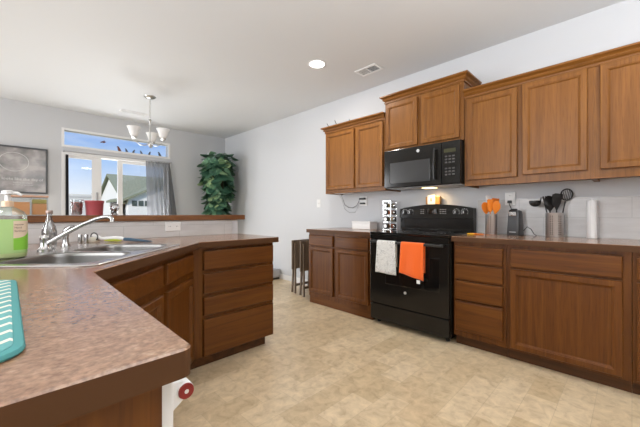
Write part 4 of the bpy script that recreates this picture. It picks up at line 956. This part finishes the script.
# black set (steel crock)
bx, by = 3.165, 0.447
crock('utensil_crock', 'wide perforated steel crock of black utensils', bx, by, 0.062, 0.196, 11, 0.014)
G = 'black utensils in the wide steel crock'
BLK = plain('black_nylon', (0.018, 0.017, 0.017), 0.33)
utensil('ladle', 'black ladle leaning furthest left in the wide steel crock', 'ladle', bx-0.020, by+0.010, (-0.02, 0.21), 0.455, BLK, G, 0.0)
utensil('cooking_spoon', 'large black spoon left of centre in the wide steel crock', 'spoon', bx-0.036, by+0.004, (-0.06, 0.10), 0.325, BLK, G, 0.0, hs=1.5)
utensil('potato_masher', 'black pronged masher behind the large black spoon', 'masher', bx+0.022, by+0.020, (0.04, 0.10), 0.34, BLK, G, 0.0)
utensil('turner', 'black turner at the front right of the wide steel crock', 'turner', bx-0.030, by-0.006, (-0.07, -0.06), 0.335, BLK, G, 0.1, hs=1.1)
utensil('skimmer', 'black slotted skimmer standing highest at right in the crock', 'skimmer', bx+0.016, by-0.018, (0.03, -0.17), 0.405, BLK, G, 0.0)
utensil('spatula', 'black spatula in the middle of the wide steel crock', 'spatula', bx+0.034, by-0.004, (0.06, -0.01), 0.345, BLK, G, 0.2, hs=1.1)
# paper towel roll
tx, ty = 3.165, 0.217
o = thing('paper_towel', 'narrow white paper towel roll standing on the right counter', 'paper towel', (tx, ty, ZC))
MB(T3(tx, ty, ZC)).lathe([(0.029, 0.0005), (0.031, 0.006), (0.031, 0.290), (0.014, 0.292), (0.013, 0.27)], n=36).build('roll', plain('tissue', (0.82, 0.82, 0.82), 0.9), o, smooth=40)
MB(T3(tx, ty, ZC)).lathe([(0.006, 0.292), (0.006, 0.298), (0.003, 0.300)], n=14).build('spindle', WPLAST, o, smooth=40)
m = MB(); m.tube([(tx-0.0313, ty+0.006, ZC+0.004), (tx-0.0313, ty+0.006, ZC+0.28)], 0.0012, 6); m.build('loose_edge', plain('tissue_edge', (0.75, 0.75, 0.75), 0.9), o)

# ------------------------------------------------------------------ folded tray tables by the end of the left cabinet
def tray(y, dx, label):
    o = thing('folding_tray_table', label, 'tray table', (3.0+dx, y, 0), 0, 'folded tray tables beside the cabinet')
    x0, x1 = 2.80+dx, 3.20+dx
    m = MB(); m.box(x0, x1, y-0.010, y+0.010, 0.335, 0.735, 0.004); m.build('top', TRAYWOOD, o)
    for xx in (x0+0.03, x1-0.06):
        m = MB(); m.loft([[(xx, y-0.036, 0.0), (xx+0.022, y-0.036, 0.0), (xx+0.022, y-0.014, 0.0), (xx, y-0.014, 0.0)], [(xx, y-0.034, 0.70), (xx+0.022, y-0.034, 0.70), (xx+0.022, y-0.012, 0.70), (xx, y-0.012, 0.70)]]); m.build('leg', TRAYWOOD, o)
        m = MB(); q = xx+0.026
        m.loft([[(q, y+0.060, 0.0), (q+0.022, y+0.060, 0.0), (q+0.022, y+0.082, 0.0), (q, y+0.082, 0.0)], [(q, y+0.012, 0.68), (q+0.022, y+0.012, 0.68), (q+0.022, y+0.034, 0.68), (q, y+0.034, 0.68)]]); m.build('leg', TRAYWOOD, o)
    MB().box(x0+0.053, x1-0.061, y-0.032, y-0.016, 0.10, 0.13).build('crossbar', TRAYWOOD, o)
tray(3.32, -0.03, 'folded dark wood tray table further from the left base cabinet')
tray(3.10, -0.07, 'folded dark wood tray table nearest the left base cabinet')
o = thing('floor_box', 'low pale grey box with a dark base on the far floor by the wall', 'box', (3.13, 4.45, 0))
MB().box(3.0, 3.25, 4.22, 4.75, 0.0, 0.028, 0.003).build('base', BLACKM, o)
MB().box(2.99, 3.255, 4.21, 4.76, 0.0285, 0.165, 0.02).build('body', GREY, o)
# twigs above the left wall cabinet
tw = thing('dry_branch', 'dark dry branch lying on top of the left wall cabinet', 'branch', (3.05, 2.7, 2.218))
m = MB(); m.tube([(3.02, 2.84, 2.222), (3.03, 2.70, 2.224), (3.05, 2.55, 2.223), (3.06, 2.45, 2.222)], 0.004, 6)
m.tube([(3.02, 2.83, 2.222), (3.0, 2.87, 2.30)], 0.004, 6); m.tube([(3.03, 2.70, 2.224), (3.0, 2.73, 2.312)], 0.004, 6); m.tube([(3.05, 2.52, 2.223), (3.02, 2.50, 2.285)], 0.004, 6)
m.build('stem', plain('dark_twig', (0.03, 0.028, 0.03), 0.7), tw)
